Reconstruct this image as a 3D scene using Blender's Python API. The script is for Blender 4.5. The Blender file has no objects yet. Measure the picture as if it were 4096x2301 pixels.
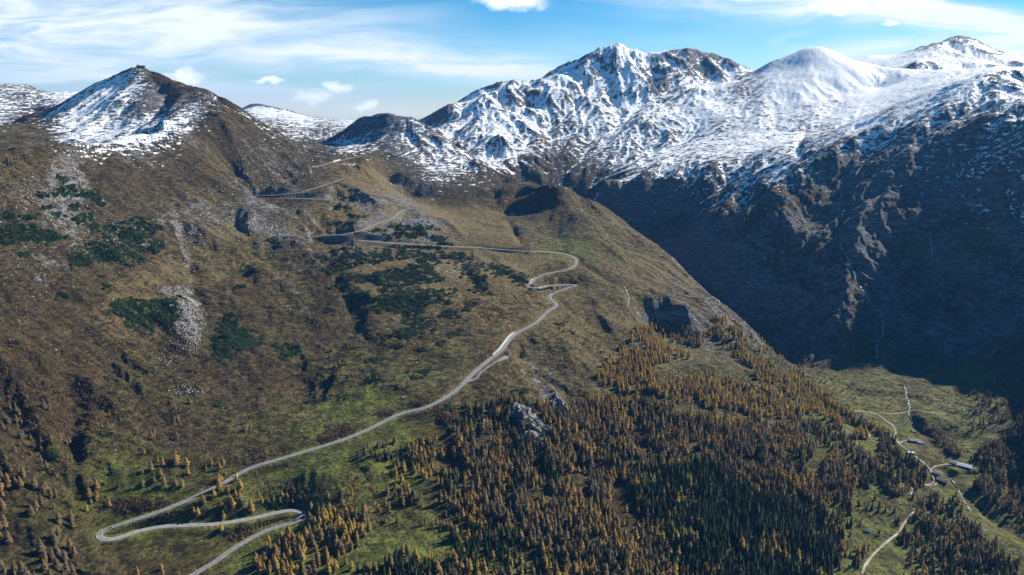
import bpy, math, random
import numpy as np
from mathutils import Matrix, Vector

random.seed(7)
rng = np.random.default_rng(11)
C = bpy.context.scene.collection
R = math.radians

# ------------------------------------------------------------------ camera
F = 1717.0                    # focal length in pixels of a 2576 px wide frame
PITCH = R(14.5)
cp, sp = math.cos(PITCH), math.sin(PITCH)
cam_d = bpy.data.cameras.new('camera')
cam = bpy.data.objects.new('camera', cam_d)
C.objects.link(cam)
cam.location = (0, 0, 0)
cam.rotation_euler = (math.pi / 2 - PITCH, 0, 0)
cam_d.sensor_width = 36.0
cam_d.lens = F / 2576 * 36.0
cam_d.clip_start = 1.0
cam_d.clip_end = 80000.0
bpy.context.scene.camera = cam

# ------------------------------------------------------------------ light
SUN_AZ = R(56.0)              # to the right of the view direction
SUN_EL = R(30.0)
sun_d = bpy.data.lights.new('sun', 'SUN')
sun = bpy.data.objects.new('sun', sun_d)
C.objects.link(sun)
sun_d.energy = 5.0
sun_d.angle = R(0.5)
sun_d.color = (1.0, 0.93, 0.82)
sdir = Vector((math.sin(SUN_AZ) * math.cos(SUN_EL), math.cos(SUN_AZ) * math.cos(SUN_EL), math.sin(SUN_EL)))
sun.rotation_euler = sdir.to_track_quat('Z', 'Y').to_euler()
sun.location = sdir * 3000

vs = bpy.context.scene.view_settings
vs.view_transform = 'Standard'
vs.look = 'None'
vs.exposure = 0.92
vs.gamma = 1.0
vs.use_curve_mapping = False

world = bpy.data.worlds.new('World')
bpy.context.scene.world = world
world.use_nodes = True


class NT:
    """small helper around a node tree"""
    def __init__(s, nt):
        s.nt = nt
        s.n = nt.nodes
        s.l = nt.links

    def node(s, typ, **kw):
        n = s.n.new(typ)
        for k, v in kw.items():
            setattr(n, k, v)
        return n

    def put(s, sock, v):
        if v is None:
            return
        if isinstance(v, bpy.types.NodeSocket):
            s.l.new(v, sock)
        else:
            if sock.type == 'RGBA' and len(v) == 3:
                v = (*v, 1)
            sock.default_value = v

    def math(s, op, a, b=None, c=None, clamp=False):
        n = s.node('ShaderNodeMath', operation=op, use_clamp=clamp)
        for i, v in enumerate((a, b, c)):
            s.put(n.inputs[i], v)
        return n.outputs[0]

    def vmath(s, op, a, b=None, scale=None):
        n = s.node('ShaderNodeVectorMath', operation=op)
        s.put(n.inputs[0], a)
        s.put(n.inputs[1], b)
        if scale is not None:
            s.put(n.inputs['Scale'], scale)
        return n.outputs['Value'] if op in ('LENGTH', 'DOT_PRODUCT', 'DISTANCE') else n.outputs[0]

    def mix(s, f, a, b):
        n = s.node('ShaderNodeMix', data_type='RGBA')
        s.put(n.inputs[0], f)
        s.put(n.inputs[6], a)
        s.put(n.inputs[7], b)
        return n.outputs[2]

    def step(s, v, lo, hi, a=0.0, b=1.0):
        n = s.node('ShaderNodeMapRange', interpolation_type='SMOOTHSTEP')
        for i, x in enumerate((v, lo, hi, a, b)):
            s.put(n.inputs[i], x)
        return n.outputs[0]

    def noise(s, vec, scale, detail=6, rough=0.55, dist=0.0, kind='FBM'):
        n = s.node('ShaderNodeTexNoise', noise_dimensions='3D')
        n.noise_type = kind
        s.put(n.inputs['Vector'], vec)
        n.inputs['Scale'].default_value = scale
        n.inputs['Detail'].default_value = detail
        n.inputs['Roughness'].default_value = rough
        n.inputs['Distortion'].default_value = dist
        return n.outputs[0]

    def xyz(s, v):
        n = s.node('ShaderNodeSeparateXYZ')
        s.put(n.inputs[0], v)
        return n.outputs

    def comb(s, x, y, z):
        n = s.node('ShaderNodeCombineXYZ')
        for i, v in enumerate((x, y, z)):
            s.put(n.inputs[i], v)
        return n.outputs[0]


def uv2at(u, v):
    xc = (np.asarray(u, float) - 1288) / F
    yc = -(np.asarray(v, float) - 723.5) / F
    d = cp + yc * sp
    return xc / d, (-sp + yc * cp) / d


def at2uv(a, t):
    d = cp - t * sp
    return 1288 + F * a / d, 723.5 - F * (t * cp + sp) / d


def build_world():
    w = NT(world.node_tree)
    for n in list(w.n):
        w.n.remove(n)
    out = w.node('ShaderNodeOutputWorld')
    bg = w.node('ShaderNodeBackground')
    sky = w.node('ShaderNodeTexSky')
    sky.sky_type = 'NISHITA'
    sky.sun_disc = False
    sky.sun_elevation = SUN_EL
    sky.sun_rotation = SUN_AZ
    sky.altitude = 2400
    sky.air_density = 1.0
    sky.dust_density = 0.3
    sky.ozone_density = 2.5
    tc = w.node('ShaderNodeTexCoord')
    d = w.xyz(tc.outputs['Generated'])
    yy = w.math('MAXIMUM', d[1], 0.02)
    a = w.math('DIVIDE', d[0], yy)
    t = w.math('DIVIDE', d[2], yy)
    p = w.comb(a, t, 0.0)
    # slow warp so the cloud edges are not elliptical
    wn = w.node('ShaderNodeTexNoise')
    w.put(wn.inputs['Vector'], w.vmath('MULTIPLY', p, (1.6, 5.0, 1)))
    wn.inputs['Scale'].default_value = 1.6
    wn.inputs['Detail'].default_value = 4
    wv = w.vmath('MULTIPLY', w.vmath('SUBTRACT', wn.outputs['Color'], (.5, .5, .5)), (0.30, 0.085, 0))
    pw = w.vmath('ADD', p, wv)
    # long streaks of ice cloud: centre pixel, half sizes, tilt, weight
    blobs = [(300, 55, 820, 95, 3, 1.35), (150, 160, 520, 85, 4, .85), (520, 235, 700, 46, 2, .5),
             (1080, 158, 440, 40, 2, 1.25), (1350, 182, 330, 22, 3, .55), (760, 215, 300, 20, 2, .3),
             (2150, 34, 800, 36, 4.5, 1.5), (2440, 80, 360, 65, 4, 1.4), (2330, 150, 360, 34, 2, 1.4), (1900, 60, 420, 30, 3, .25),
             (1250, 12, 130, 18, 3, .8), (2080, 80, 130, 14, -14, .30), (2500, 110, 220, 50, 0, .6), (820, 300, 600, 40, 0, .45),
             (1500, 120, 600, 45, 0, .18)]
    tot = None
    for u, v, ru, rv, rot, wt in blobs:
        ca, ct = uv2at(u, v)
        q = w.vmath('SUBTRACT', pw, (float(ca), float(ct), 0))
        mp = w.node('ShaderNodeMapping', vector_type='TEXTURE')
        w.put(mp.inputs[0], q)
        mp.inputs['Rotation'].default_value = (0, 0, R(-rot))
        mp.inputs['Scale'].default_value = (ru / F, rv / F, 1)
        g = w.step(w.vmath('LENGTH', mp.outputs[0]), 1.25, 0.0, 0.0, wt)
        tot = g if tot is None else w.math('ADD', tot, g)
    st = w.noise(w.vmath('MULTIPLY', pw, (2.2, 17.0, 1)), 2.0, 9, .6, .5)
    st2 = w.noise(w.vmath('MULTIPLY', pw, (7, 30.0, 1)), 2.0, 8, .62, .3)
    f = w.math('ADD', w.step(st, .3, .72, .25, 1.15), w.math('MULTIPLY', w.math('SUBTRACT', st2, .5), .45))
    cir = w.math('MULTIPLY', tot, f, clamp=True)
    # small puffs of fair weather cloud
    puffs = [(790, 245, 42, 13), (850, 222, 30, 12), (925, 267, 25, 10), (462, 192, 36, 12), (675, 202, 26, 7),
             (2105, 18, 60, 16), (2238, 60, 17, 8), (1290, 8, 70, 14), (2300, 8, 70, 14)]
    pn = w.node('ShaderNodeTexNoise')
    w.put(pn.inputs['Vector'], w.vmath('MULTIPLY', p, (1, 1.8, 1)))
    pn.inputs['Scale'].default_value = 34
    pn.inputs['Detail'].default_value = 6
    pp = w.vmath('ADD', p, w.vmath('MULTIPLY', w.vmath('SUBTRACT', pn.outputs['Color'], (.5, .5, .5)), (0.055, 0.026, 0)))
    pt = None
    for u, v, ru, rv in puffs:
        ca, ct = uv2at(u, v)
        q = w.vmath('DIVIDE', w.vmath('SUBTRACT', pp, (float(ca), float(ct), 0)), (ru / F, rv / F, 1))
        g = w.step(w.vmath('LENGTH', q), 1.55, .30, 0.0, 1.0)
        pt = g if pt is None else w.math('MAXIMUM', pt, g)
    skyc = w.node('ShaderNodeHueSaturation')
    skyc.inputs['Saturation'].default_value = 1.42
    skyc.inputs['Hue'].default_value = 0.49
    skyc.inputs['Value'].default_value = 1.0
    w.l.new(sky.outputs[0], skyc.inputs['Color'])
    c1 = w.mix(w.math('MULTIPLY', cir, .92), skyc.outputs[0], (8.6, 9.1, 9.8))
    c2 = w.mix(w.math('MULTIPLY', pt, .80), c1, (11.2, 11.4, 11.8))
    w.put(bg.inputs[0], c2)
    bg.inputs[1].default_value = 0.067
    w.l.new(bg.outputs[0], out.inputs[0])


build_world()

# ------------------------------------------------------------------ numpy noise
_perm = np.random.default_rng(3).permutation(4096).astype(np.int64)


def _hash(ix, iy, s):
    return _perm[(_perm[(_perm[ix & 4095] + iy) & 4095] + s * 131) & 4095]


def perlin(x, y, s=0):
    ix = np.floor(x).astype(np.int64)
    iy = np.floor(y).astype(np.int64)
    fx = x - ix
    fy = y - iy
    ux = fx * fx * fx * (fx * (fx * 6 - 15) + 10)
    uy = fy * fy * fy * (fy * (fy * 6 - 15) + 10)
    r = 0
    for dx in (0, 1):
        for dy in (0, 1):
            h = _hash(ix + dx, iy + dy, s) * (2 * np.pi / 4096)
            g = np.cos(h) * (fx - dx) + np.sin(h) * (fy - dy)
            r = r + g * (ux if dx else 1 - ux) * (uy if dy else 1 - uy)
    return r * 1.5


def fbm(x, y, wl, octs, s=0, gain=.5, ridged=False):
    r = 0
    a = 1.0
    n = 0
    c, d = math.cos(.6), math.sin(.6)
    for o in range(octs):
        f = 1.0 / wl
        v = perlin(x * f + 17.3 * o, y * f - 9.1 * o, s + o)
        if ridged:
            v = 1 - 2 * np.abs(v)
        r = r + a * v
        n += a
        a *= gain
        wl /= 2.03
        x, y = c * x - d * y, d * x + c * y
    return r / n


def smooth(x, lo, hi):
    t = np.clip((x - lo) / (hi - lo), 0, 1)
    return t * t * (3 - 2 * t)


def gullies(x, y, gx, gy, wl, s):
    """stripes running down the slope (gx, gy); returns height and the two derivatives"""
    f = 1.0 / wl
    px, py = x * f, y * f
    g = np.hypot(gx, gy) + 1e-6
    dx, dy = -gy / g, gx / g
    ix = np.floor(px).astype(np.int64)
    iy = np.floor(py).astype(np.int64)
    h = np.zeros_like(x)
    q = np.zeros_like(x)
    W = np.zeros_like(x)
    for i in (-1, 0, 1):
        for j in (-1, 0, 1):
            hh = _hash(ix + i, iy + j, s)
            ox = (hh % 64) / 64.0
            oy = (hh // 64) / 64.0
            vx = px - ix - i - ox
            vy = py - iy - j - oy
            w = np.exp(-2.2 * (vx * vx + vy * vy))
            ph = 2 * np.pi * (vx * dx + vy * dy)
            h += w * np.cos(ph)
            q += w * np.sin(ph)
            W += w
    h /= W
    q /= W
    h = .45 * h + .55 * (1 - 2 * np.sqrt(np.clip((1 - h) / 2, 0, 1))) + .12
    return h, -q * dx * 2 * np.pi * f, -q * dy * 2 * np.pi * f


# ------------------------------------------------------------------ the road, found by climbing at a steady grade
ROAD = [(420, 1490), (484, 1447), (534, 1418), (591, 1378), (654, 1343), (701, 1325), (734, 1316), (755, 1306), (765, 1293), (753, 1286), (728, 1284.6), (698, 1289.6), (634, 1304.6), (567, 1316), (534, 1319.6), (467, 1322), (400, 1326), (350, 1336), (310, 1349.6), (277, 1358), (257, 1356), (247.7, 1349.6), (253.7, 1338), (277, 1328), (317, 1314.6), (384, 1293), (434, 1274.5), (474, 1258), (517, 1238), (561, 1216), (597.5, 1194), (634, 1176), (684, 1161), (734, 1146), (784, 1131), (859, 1108), (899, 1092.6), (942.5, 1072.6), (992.5, 1047.5), (1026, 1036), (1066, 1027.5), (1099, 1012.5), (1133, 992.5), (1159, 972), (1179.5, 950), (1203, 928), (1229.5, 906), (1259.6, 883), (1276, 863), (1289.6, 846), (1306, 834.6), (1333, 821), (1356, 806), (1376, 786), (1393, 774.6), (1401, 768), (1393, 759.5), (1383, 748), (1390, 739.5), (1410, 731), (1433, 723), (1450, 718.5), (1440, 717), (1406, 718), (1383, 719), (1363, 722), (1350, 725), (1336, 724), (1328, 720), (1336, 713), (1346, 701), (1366, 693), (1393, 685.5), (1426.5, 679), (1443, 671), (1450, 661), (1445, 649), (1433, 643), (1406, 637), (1373, 634), (1326, 633), (1259.6, 628), (1193, 623), (1126, 620), (1026, 614), (942.5, 608), (859, 600), (800, 595.5), (789, 595.2), (800, 594), (828, 592), (859, 590), (909, 580.5), (932, 570), (959, 559), (986, 550), (1002.5, 536), (1019, 528), (1042.6, 524)]


def climb(px, y0, g):
    a, t = uv2at(*px[0])
    p = np.array([a * y0, y0, t * y0])
    out = []
    for u, v in px:
        a, t = uv2at(u, v)
        ys = np.linspace(p[1] - 400, p[1] + 800, 24001)
        X = np.stack([a * ys, ys, t * ys], 1) - p
        h = np.hypot(X[:, 0], X[:, 1])
        e = X[:, 2] - g * h
        s = np.where(np.sign(e[1:]) != np.sign(e[:-1]))[0]
        k = s[np.argmin(h[s])] if len(s) else int(np.argmin(np.abs(e)))
        p = X[k] + p
        out.append(p.copy())
    return np.array(out)


road_ctrl = climb(ROAD, 858.0, 0.09)


def pts3(lst):
    A = np.array(lst, float)
    a, t = uv2at(A[:, 0], A[:, 1])
    return np.stack([a * A[:, 2], A[:, 2], t * A[:, 2]], 1)


road2_ctrl = pts3([(842, 507, 2420), (828, 503, 2400), (734, 499, 2370), (667, 497, 2355), (634, 495.5, 2345), (645, 493.5, 2350), (701, 491, 2370), (751, 485, 2395), (801, 471, 2450), (831, 461, 2500), (848, 456, 2530), (862, 449, 2560)])
road3_ctrl = pts3([(790, 421, 2700), (808, 416, 2750), (834, 409.5, 2810), (859, 404, 2880), (892, 396, 2935), (911, 393, 2965)])


def catmull(P, step):
    """dense smooth polyline through the points"""
    P = np.asarray(P, float)
    Q = np.vstack([2 * P[0] - P[1], P, 2 * P[-1] - P[-2]])
    out = []
    for i in range(1, len(Q) - 2):
        p0, p1, p2, p3 = Q[i - 1], Q[i], Q[i + 1], Q[i + 2]
        d = [max(np.linalg.norm(b - a), 1e-3) ** .5 for a, b in ((p0, p1), (p1, p2), (p2, p3))]
        n = max(2, int(np.linalg.norm(p2 - p1) / step))
        t0, t1 = 0, d[0]
        t2 = t1 + d[1]
        t3 = t2 + d[2]
        for t in np.linspace(t1, t2, n, endpoint=False):
            A1 = (t1 - t) / (t1 - t0) * p0 + (t - t0) / (t1 - t0) * p1
            A2 = (t2 - t) / (t2 - t1) * p1 + (t - t1) / (t2 - t1) * p2
            A3 = (t3 - t) / (t3 - t2) * p2 + (t - t2) / (t3 - t2) * p3
            B1 = (t2 - t) / (t2 - t0) * A1 + (t - t0) / (t2 - t0) * A2
            B2 = (t3 - t) / (t3 - t1) * A2 + (t - t1) / (t3 - t1) * A3
            out.append((t2 - t) / (t2 - t1) * B1 + (t - t1) / (t2 - t1) * B2)
    out.append(P[-1])
    return np.array(out)


def resample(P, step):
    d = np.r_[0, np.cumsum(np.linalg.norm(np.diff(P[:, :2], axis=0), axis=1))]
    s = np.arange(0, d[-1], step)
    return np.stack([np.interp(s, d, P[:, k]) for k in range(P.shape[1])], 1)


def soften(P, n):
    for _ in range(n):
        P = P.copy()
        P[1:-1] = .25 * P[:-2] + .5 * P[1:-1] + .25 * P[2:]
    return P


roads = []
for rc in (road_ctrl, road2_ctrl, road3_ctrl):
    P = resample(catmull(rc, 3.0), 3.0)
    xy = soften(P, 6)
    zz = soften(P[:, 2:3], 60)
    P = np.c_[xy[:, :2], zz]
    roads.append(P)

# ------------------------------------------------------------------ landform: lines and points (pixel of the photo, metres ahead)
LINES = [
    # rim of the near slope, left
    [(-160, 430, 1480), (0, 413, 1650), (100, 395, 1800), (190, 378, 1980), (300, 366, 2150), (365, 350, 2270), (400, 332, 2420), (450, 290, 2650), (500, 248, 2860)],
    # its hollow behind
    [(-160, 445, 1750), (0, 430, 1950), (100, 412, 2120), (190, 395, 2260), (300, 385, 2370), (372, 365, 2450)],
    # sharp top with the lookout, left mountain
    [(60, 305, 2900), (120, 293, 2950), (170, 262, 3050), (240, 222, 3150), (300, 190, 3190), (340, 173, 3200), (372, 175, 3190), (400, 192, 3150), (440, 210, 3080), (480, 228, 3000), (540, 238, 2990), (575, 262, 2960), (620, 285, 2940), (700, 335, 2900), (760, 382, 2850), (815, 424, 2740), (855, 456, 2600)],
    [(120, 310, 3300), (240, 262, 3500), (340, 230, 3600), (440, 262, 3450), (540, 290, 3350), (620, 330, 3300), (700, 375, 3250), (760, 410, 3150)],
    # back-left snowy crest
    [(-200, 205, 4600), (0, 213, 4600), (60, 215, 4600), (120, 234, 4600), (185, 230, 4600), (225, 240, 4600)],
    [(-200, 245, 5200), (0, 250, 5200), (120, 262, 5200), (230, 275, 5200)],
    # plateau edge behind
    [(560, 300, 4900), (660, 302, 4800), (740, 306, 4750), (820, 312, 4700), (880, 312, 4600)],
    [(560, 318, 5600), (740, 320, 5600), (880, 325, 5400)],
    # far snowy peak
    [(560, 285, 8800), (620, 272, 8800), (640, 261, 8900), (690, 270, 9000), (735, 280, 9000), (775, 301, 9000), (860, 306, 9000), (930, 309, 9000)],
    [(600, 315, 10500), (700, 315, 10500), (930, 318, 10500)],
    # round top left of the snow range
    [(880, 318, 4200), (905, 303, 4120), (935, 292, 4050), (970, 287, 4000), (1000, 291, 3970), (1035, 297, 3940), (1062, 312, 3900), (1080, 322, 3870), (1120, 352, 3780), (1150, 372, 3680), (1200, 405, 3500), (1250, 435, 3370), (1310, 462, 3260)],
    [(900, 318, 4500), (970, 312, 4450), (1040, 322, 4350), (1090, 345, 4200), (1150, 392, 4050)],
    # snow range skyline
    [(1078, 322, 4650), (1095, 300, 4700), (1120, 268, 4800), (1160, 255, 4900), (1210, 232, 5000), (1250, 212, 5100), (1285, 202, 5200), (1350, 200, 5300), (1420, 183, 5400), (1470, 158, 5500), (1510, 130, 5550), (1535, 118, 5600), (1562, 115, 5600), (1590, 128, 5650), (1625, 141, 5700), (1655, 135, 5850), (1690, 127, 5900), (1740, 127, 5900), (1790, 140, 5900), (1840, 158, 5850), (1885, 178, 5750), (1905, 180, 5400), (1940, 158, 5450), (1985, 138, 5450), (2020, 122, 5430), (2060, 117, 5420), (2100, 128, 5400), (2160, 155, 5330), (2230, 170, 5150), (2330, 178, 4900), (2420, 176, 4700), (2500, 170, 4500), (2576, 172, 4400), (2700, 160, 4300), (2900, 150, 4300)],
    [(1080, 350, 5300), (1200, 300, 5800), (1350, 260, 6200), (1560, 220, 6500), (1750, 215, 6700), (1890, 215, 6300), (2060, 190, 6100), (2200, 200, 5700), (2400, 200, 5400), (2600, 200, 5300), (2900, 190, 5300)],
    # farthest peaks right
    [(2140, 150, 6800), (2190, 139, 6800), (2240, 143, 6750), (2290, 128, 6700), (2340, 112, 6700), (2380, 96, 6700), (2412, 90, 6700), (2440, 97, 6700), (2480, 115, 6700), (2520, 134, 6700), (2576, 137, 6700), (2700, 120, 6700), (2900, 130, 6700)],
    [(2140, 200, 8000), (2412, 180, 8000), (2700, 190, 8000), (2900, 190, 8000)],
    # lip where the snow shelf breaks into the valley wall
    [(1450, 492, 3450), (1560, 478, 3450), (1660, 470, 3450), (1760, 445, 3420), (1900, 425, 3350), (2020, 388, 3280), (2110, 362, 3260), (2180, 333, 3270), (2250, 300, 3300), (2330, 262, 3370), (2400, 225, 3430), (2480, 190, 3520), (2530, 178, 3600), (2576, 190, 3650)],
    # middle hill, ridge down to the valley
    [(1260, 480, 3200), (1310, 466, 3100), (1328, 462, 3060), (1345, 474, 2960), (1362, 472, 2800), (1385, 475, 2700), (1410, 484, 2680), (1440, 503, 2690), (1500, 514, 2730), (1540, 538, 2750), (1575, 580, 2740), (1640, 622, 2660), (1700, 660, 2560), (1755, 722, 2400), (1800, 765, 2280), (1850, 808, 2140), (1900, 868, 2000), (1950, 922, 1890), (2050, 1000, 1730), (2130, 1072, 1590)],
    # valley floor behind it
    [(1330, 480, 3700), (1420, 505, 3620), (1500, 550, 3450), (1600, 625, 3200), (1700, 690, 2960), (1780, 745, 2700), (1850, 812, 2480), (1930, 880, 2260), (2000, 935, 2080), (2100, 968, 1930), (2230, 982, 1840)],
]
PTS = [
    # near left slope
    (-160, 1450, 760), (-160, 1200, 880), (-160, 1000, 1000), (-160, 800, 1130), (-160, 600, 1290),
    (0, 1447, 800), (0, 1200, 930), (0, 1000, 1060), (0, 800, 1200), (0, 600, 1380), (0, 500, 1510),
    (200, 1447, 850), (200, 1300, 925), (200, 1200, 985), (200, 1000, 1150), (200, 800, 1330), (200, 600, 1620), (200, 500, 1780), (200, 430, 1900),
    (430, 1100, 1130), (430, 1000, 1230), (430, 900, 1380), (430, 800, 1520), (430, 700, 1680), (430, 600, 1850), (430, 500, 2050), (430, 400, 2220), (440, 345, 2360),
    (620, 1080, 1190), (620, 1000, 1290), (620, 900, 1430), (620, 800, 1600), (620, 700, 1800), (620, 600, 2030), (600, 450, 2440), (620, 400, 2560), (620, 340, 2720), (545, 300, 2660), (540, 262, 2830), (560, 360, 2560),
    (730, 430, 2600), (740, 460, 2480), (720, 540, 2180), (740, 620, 1980),
    (800, 1040, 1270), (800, 1000, 1330), (800, 900, 1480), (800, 800, 1640), (800, 700, 1830), (800, 640, 1960), (800, 550, 2230), (900, 530, 2320), (930, 500, 2440), (960, 510, 2440),
    (1000, 980, 1320), (1000, 850, 1560), (1000, 750, 1750), (1000, 680, 1920), (1100, 930, 1440), (1180, 850, 1590), (1180, 750, 1790), (1180, 680, 1960), (1250, 680, 2030), (1300, 745, 1815), (1080, 580, 2230),
    (1300, 662, 2110), (1400, 658, 2115), (1150, 590, 2280),
    # behind the rim
    (190, 352, 2560), (300, 332, 2620), (380, 300, 2720), (250, 285, 2820), (60, 340, 2560), (0, 385, 2180), (-160, 390, 2150), (30, 318, 3000), (440, 255, 2900), (0, 295, 3700), (120, 288, 3900), (-160, 300, 3500), (330, 230, 3020), (400, 225, 3040), (160, 310, 2780), (100, 360, 2420),
    # plateau
    (700, 355, 3800), (780, 372, 3800), (850, 345, 4200), (760, 330, 4350), (840, 385, 3450),
    # bowl left of the middle hill
    (900, 350, 3950), (960, 342, 3790), (900, 385, 3500), (1000, 400, 3450), (1080, 450, 3050), (1150, 470, 2950), (1200, 520, 2740), (980, 462, 3040), (1040, 500, 2880), (1150, 500, 2790), (1200, 480, 2890), (1100, 490, 2840), (1060, 470, 2950), (1020, 440, 3080), (1200, 450, 3080), (1100, 525, 2730), (1150, 545, 2620), (1250, 500, 2860), (1290, 543, 2700), (1000, 480, 2930), (950, 445, 3020), (900, 420, 3000),  (1250, 550, 2560),
    (1400, 555, 2520), (1400, 600, 2390), (1450, 600, 2380), (1460, 550, 2530), (1340, 530, 2650), (1300, 575, 2420), (1210, 592, 2290), (1400, 615, 2280), (1500, 600, 2350), (1600, 650, 2330), (1600, 700, 2150), (1700, 750, 2130), (1470, 545, 2650), (1560, 620, 2450), (1500, 690, 2060), (1550, 720, 2020), (1580, 765, 1935), (1500, 760, 1880),
    (1600, 765, 1985), (1640, 756, 2005), (1685, 764, 1995), (1730, 788, 1965), (1615, 800, 1955), (1645, 822, 1960), (1690, 836, 1945), (1738, 845, 1915),
    # shelf and forest
    (1500, 850, 1740), (1600, 850, 1790), (1420, 880, 1600), (1500, 930, 1590), (1400, 960, 1480), (1300, 990, 1400), (1380, 1015, 1385), (1350, 1100, 1260), (1600, 1000, 1480), (1700, 900, 1730), (1800, 930, 1690), (1800, 1050, 1480), (1950, 1050, 1510), (1600, 1150, 1280), (1800, 1200, 1240), (2000, 1150, 1330), (1300, 900, 1560),
    (1000, 1120, 1190), (1000, 1200, 1120), (900, 1300, 1010), (800, 1350, 965), (1100, 1300, 1040), (1300, 1300, 1065), (1500, 1300, 1100), (1500, 1447, 960), (1000, 1447, 905), (700, 1447, 880), (1800, 1350, 1080), (1800, 1447, 985), (2050, 1300, 1160), (2100, 1447, 1005), (2250, 1300, 1190), (2150, 1200, 1310), (2200, 1100, 1530), (1200, 1150, 1200), (1200, 1080, 1280), (600, 1300, 985),
    (2330, 1200, 1370), (2420, 1175, 1410), (2290, 1110, 1540), (2300, 1050, 1650), (2300, 1000, 1780), (2450, 1000, 1750), (2576, 1050, 1600), (2576, 1150, 1430), (2576, 1400, 1110), (2400, 1250, 1310), (2500, 1320, 1220), (2400, 1400, 1100), (2300, 1440, 1050), (2576, 1250, 1300), (2700, 1150, 1350), (2700, 1000, 1500), (2900, 1100, 1250), (2900, 900, 1450), (2700, 1400, 1080), (2480, 1120, 1490),
    (700, 1520, 820), (1500, 1560, 860), (2200, 1560, 900), (0, 1560, 720), (2700, 1560, 920),
    # valley wall; the out-of-view ridge to its right is raised to shade it
    (1900, 800, 2480), (2000, 850, 2300), (2100, 900, 2110), (2200, 900, 2060), (2400, 900, 2050), (2500, 940, 1900), (2650, 950, 1800),
    (2100, 800, 2260), (2250, 800, 2230), (2400, 800, 2160), (2550, 820, 2030), (2100, 700, 2430), (2250, 700, 2380), (2400, 700, 2300), (2576, 700, 2210), (2100, 600, 2620), (2250, 600, 2540), (2400, 600, 2470), (2576, 600, 2350),
    (2100, 500, 2870), (2250, 500, 2710), (2400, 500, 2640), (2576, 500, 2500), (2180, 400, 3080), (2300, 400, 2920), (2450, 400, 2800), (2576, 400, 2640), (2450, 300, 3040), (2576, 300, 2900), (2900, 480, 2250), (2900, 285, 2650), (2900, 700, 1950), (3050, 255, 2500), (3050, 380, 2150), (2760, 300, 2700), (2700, 230, 3350),
    (1900, 690, 2600), (1900, 720, 2560), (1900, 600, 2800), (1900, 500, 3090), (1780, 660, 2840), (1750, 600, 2980), (1750, 500, 3290), (2000, 600, 2690), (2000, 690, 2520), (2000, 500, 2990), (1600, 560, 3340), (1650, 520, 3400), (1830, 680, 2720), (1830, 720, 2680), (2020, 780, 2400), (1690, 600, 3080), (1960, 640, 2640), (1850, 550, 2960), (1950, 560, 2830),
    # snow shelf
    (2100, 330, 3900), (2000, 300, 4200), (2060, 200, 4850), (1950, 220, 4800), (2060, 158, 5130), (2110, 165, 5080), (1995, 175, 5130), (2160, 190, 4920), (1920, 200, 5050), (2200, 220, 4800), (2250, 260, 4150), (2350, 215, 4300), (2420, 205, 4050), (1700, 300, 4450), (1800, 255, 4800), (1850, 205, 5300), (1600, 250, 5000), (1500, 300, 4600), (1400, 345, 4350), (1300, 392, 3900), (1450, 400, 4000), (1640, 380, 4000), (1780, 350, 4100), (1900, 330, 4100), (1360, 440, 3750), (2050, 250, 4550), (1750, 200, 5400), (1690, 180, 5500), (1480, 210, 5200), (1560, 170, 5400), (2300, 160, 5700), (2420, 150, 6000), (2560, 158, 5800), (2150, 165, 5500), (1780, 230, 5000),
    (1200, 300, 4550), (1250, 350, 4200), (1150, 325, 4380), (1330, 270, 4900), (1400, 240, 5000), (1250, 400, 3950), (1150, 400, 3900),
]
FAR = [(u, v, y) for u in (-400, 100, 600, 1100, 1600, 2100, 2600, 3000) for v, y in ((345, 12000), (345, 16000), (350, 26000))]

cloud = []
for ln in LINES:
    A = np.array(ln, float)
    a, t = uv2at(A[:, 0], A[:, 1])
    B = np.stack([a, np.log(A[:, 2]), t], 1)
    for i in range(len(B) - 1):
        n = max(1, int(math.hypot(B[i + 1, 0] - B[i, 0], B[i + 1, 1] - B[i, 1]) / .022))
        for k in range(n):
            cloud.append(B[i] + (B[i + 1] - B[i]) * k / n)
    cloud.append(B[-1])
for A in (PTS, FAR):
    A = np.array(A, float)
    a, t = uv2at(A[:, 0], A[:, 1])
    cloud += list(np.stack([a, np.log(A[:, 2]), t], 1))
for P in roads:
    Q = P[::12]
    cloud += list(np.stack([Q[:, 0] / Q[:, 1], np.log(Q[:, 1]), Q[:, 2] / Q[:, 1]], 1))
cloud = np.array(cloud)


def rbf(P, V, reg=1e-4, c=0.0):
    n = len(P)
    D = np.sqrt(((P[:, None] - P[None]) ** 2).sum(-1) + c * c)
    A = np.zeros((n + 3, n + 3))
    A[:n, :n] = D - reg * np.eye(n)
    A[:n, n] = 1
    A[:n, n + 1:] = P
    A[n:, :n] = A[:n, n:].T
    b = np.zeros(n + 3)
    b[:n] = V
    w = np.linalg.solve(A, b)

    def f(X):
        out = np.empty(len(X))
        for i in range(0, len(X), 20000):
            Y = X[i:i + 20000]
            d = np.sqrt(((Y[:, None] - P[None]) ** 2).sum(-1) + c * c)
            out[i:i + 20000] = d @ w[:n] + w[n] + Y @ w[n + 1:]
        return out
    return f


tf = rbf(cloud[:, :2], cloud[:, 2], reg=3e-4, c=.006)

# coarse evaluation, then a fine grid
A0, A1 = -1.0, 1.2
L0, L1 = math.log(520.0), math.log(26000.0)
ca = np.linspace(A0, A1, 420)
cl = np.linspace(L0, L1, 520)
G = np.stack(np.meshgrid(ca, cl, indexing='ij'), -1).reshape(-1, 2)
TC = tf(G).reshape(len(ca), len(cl))


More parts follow.
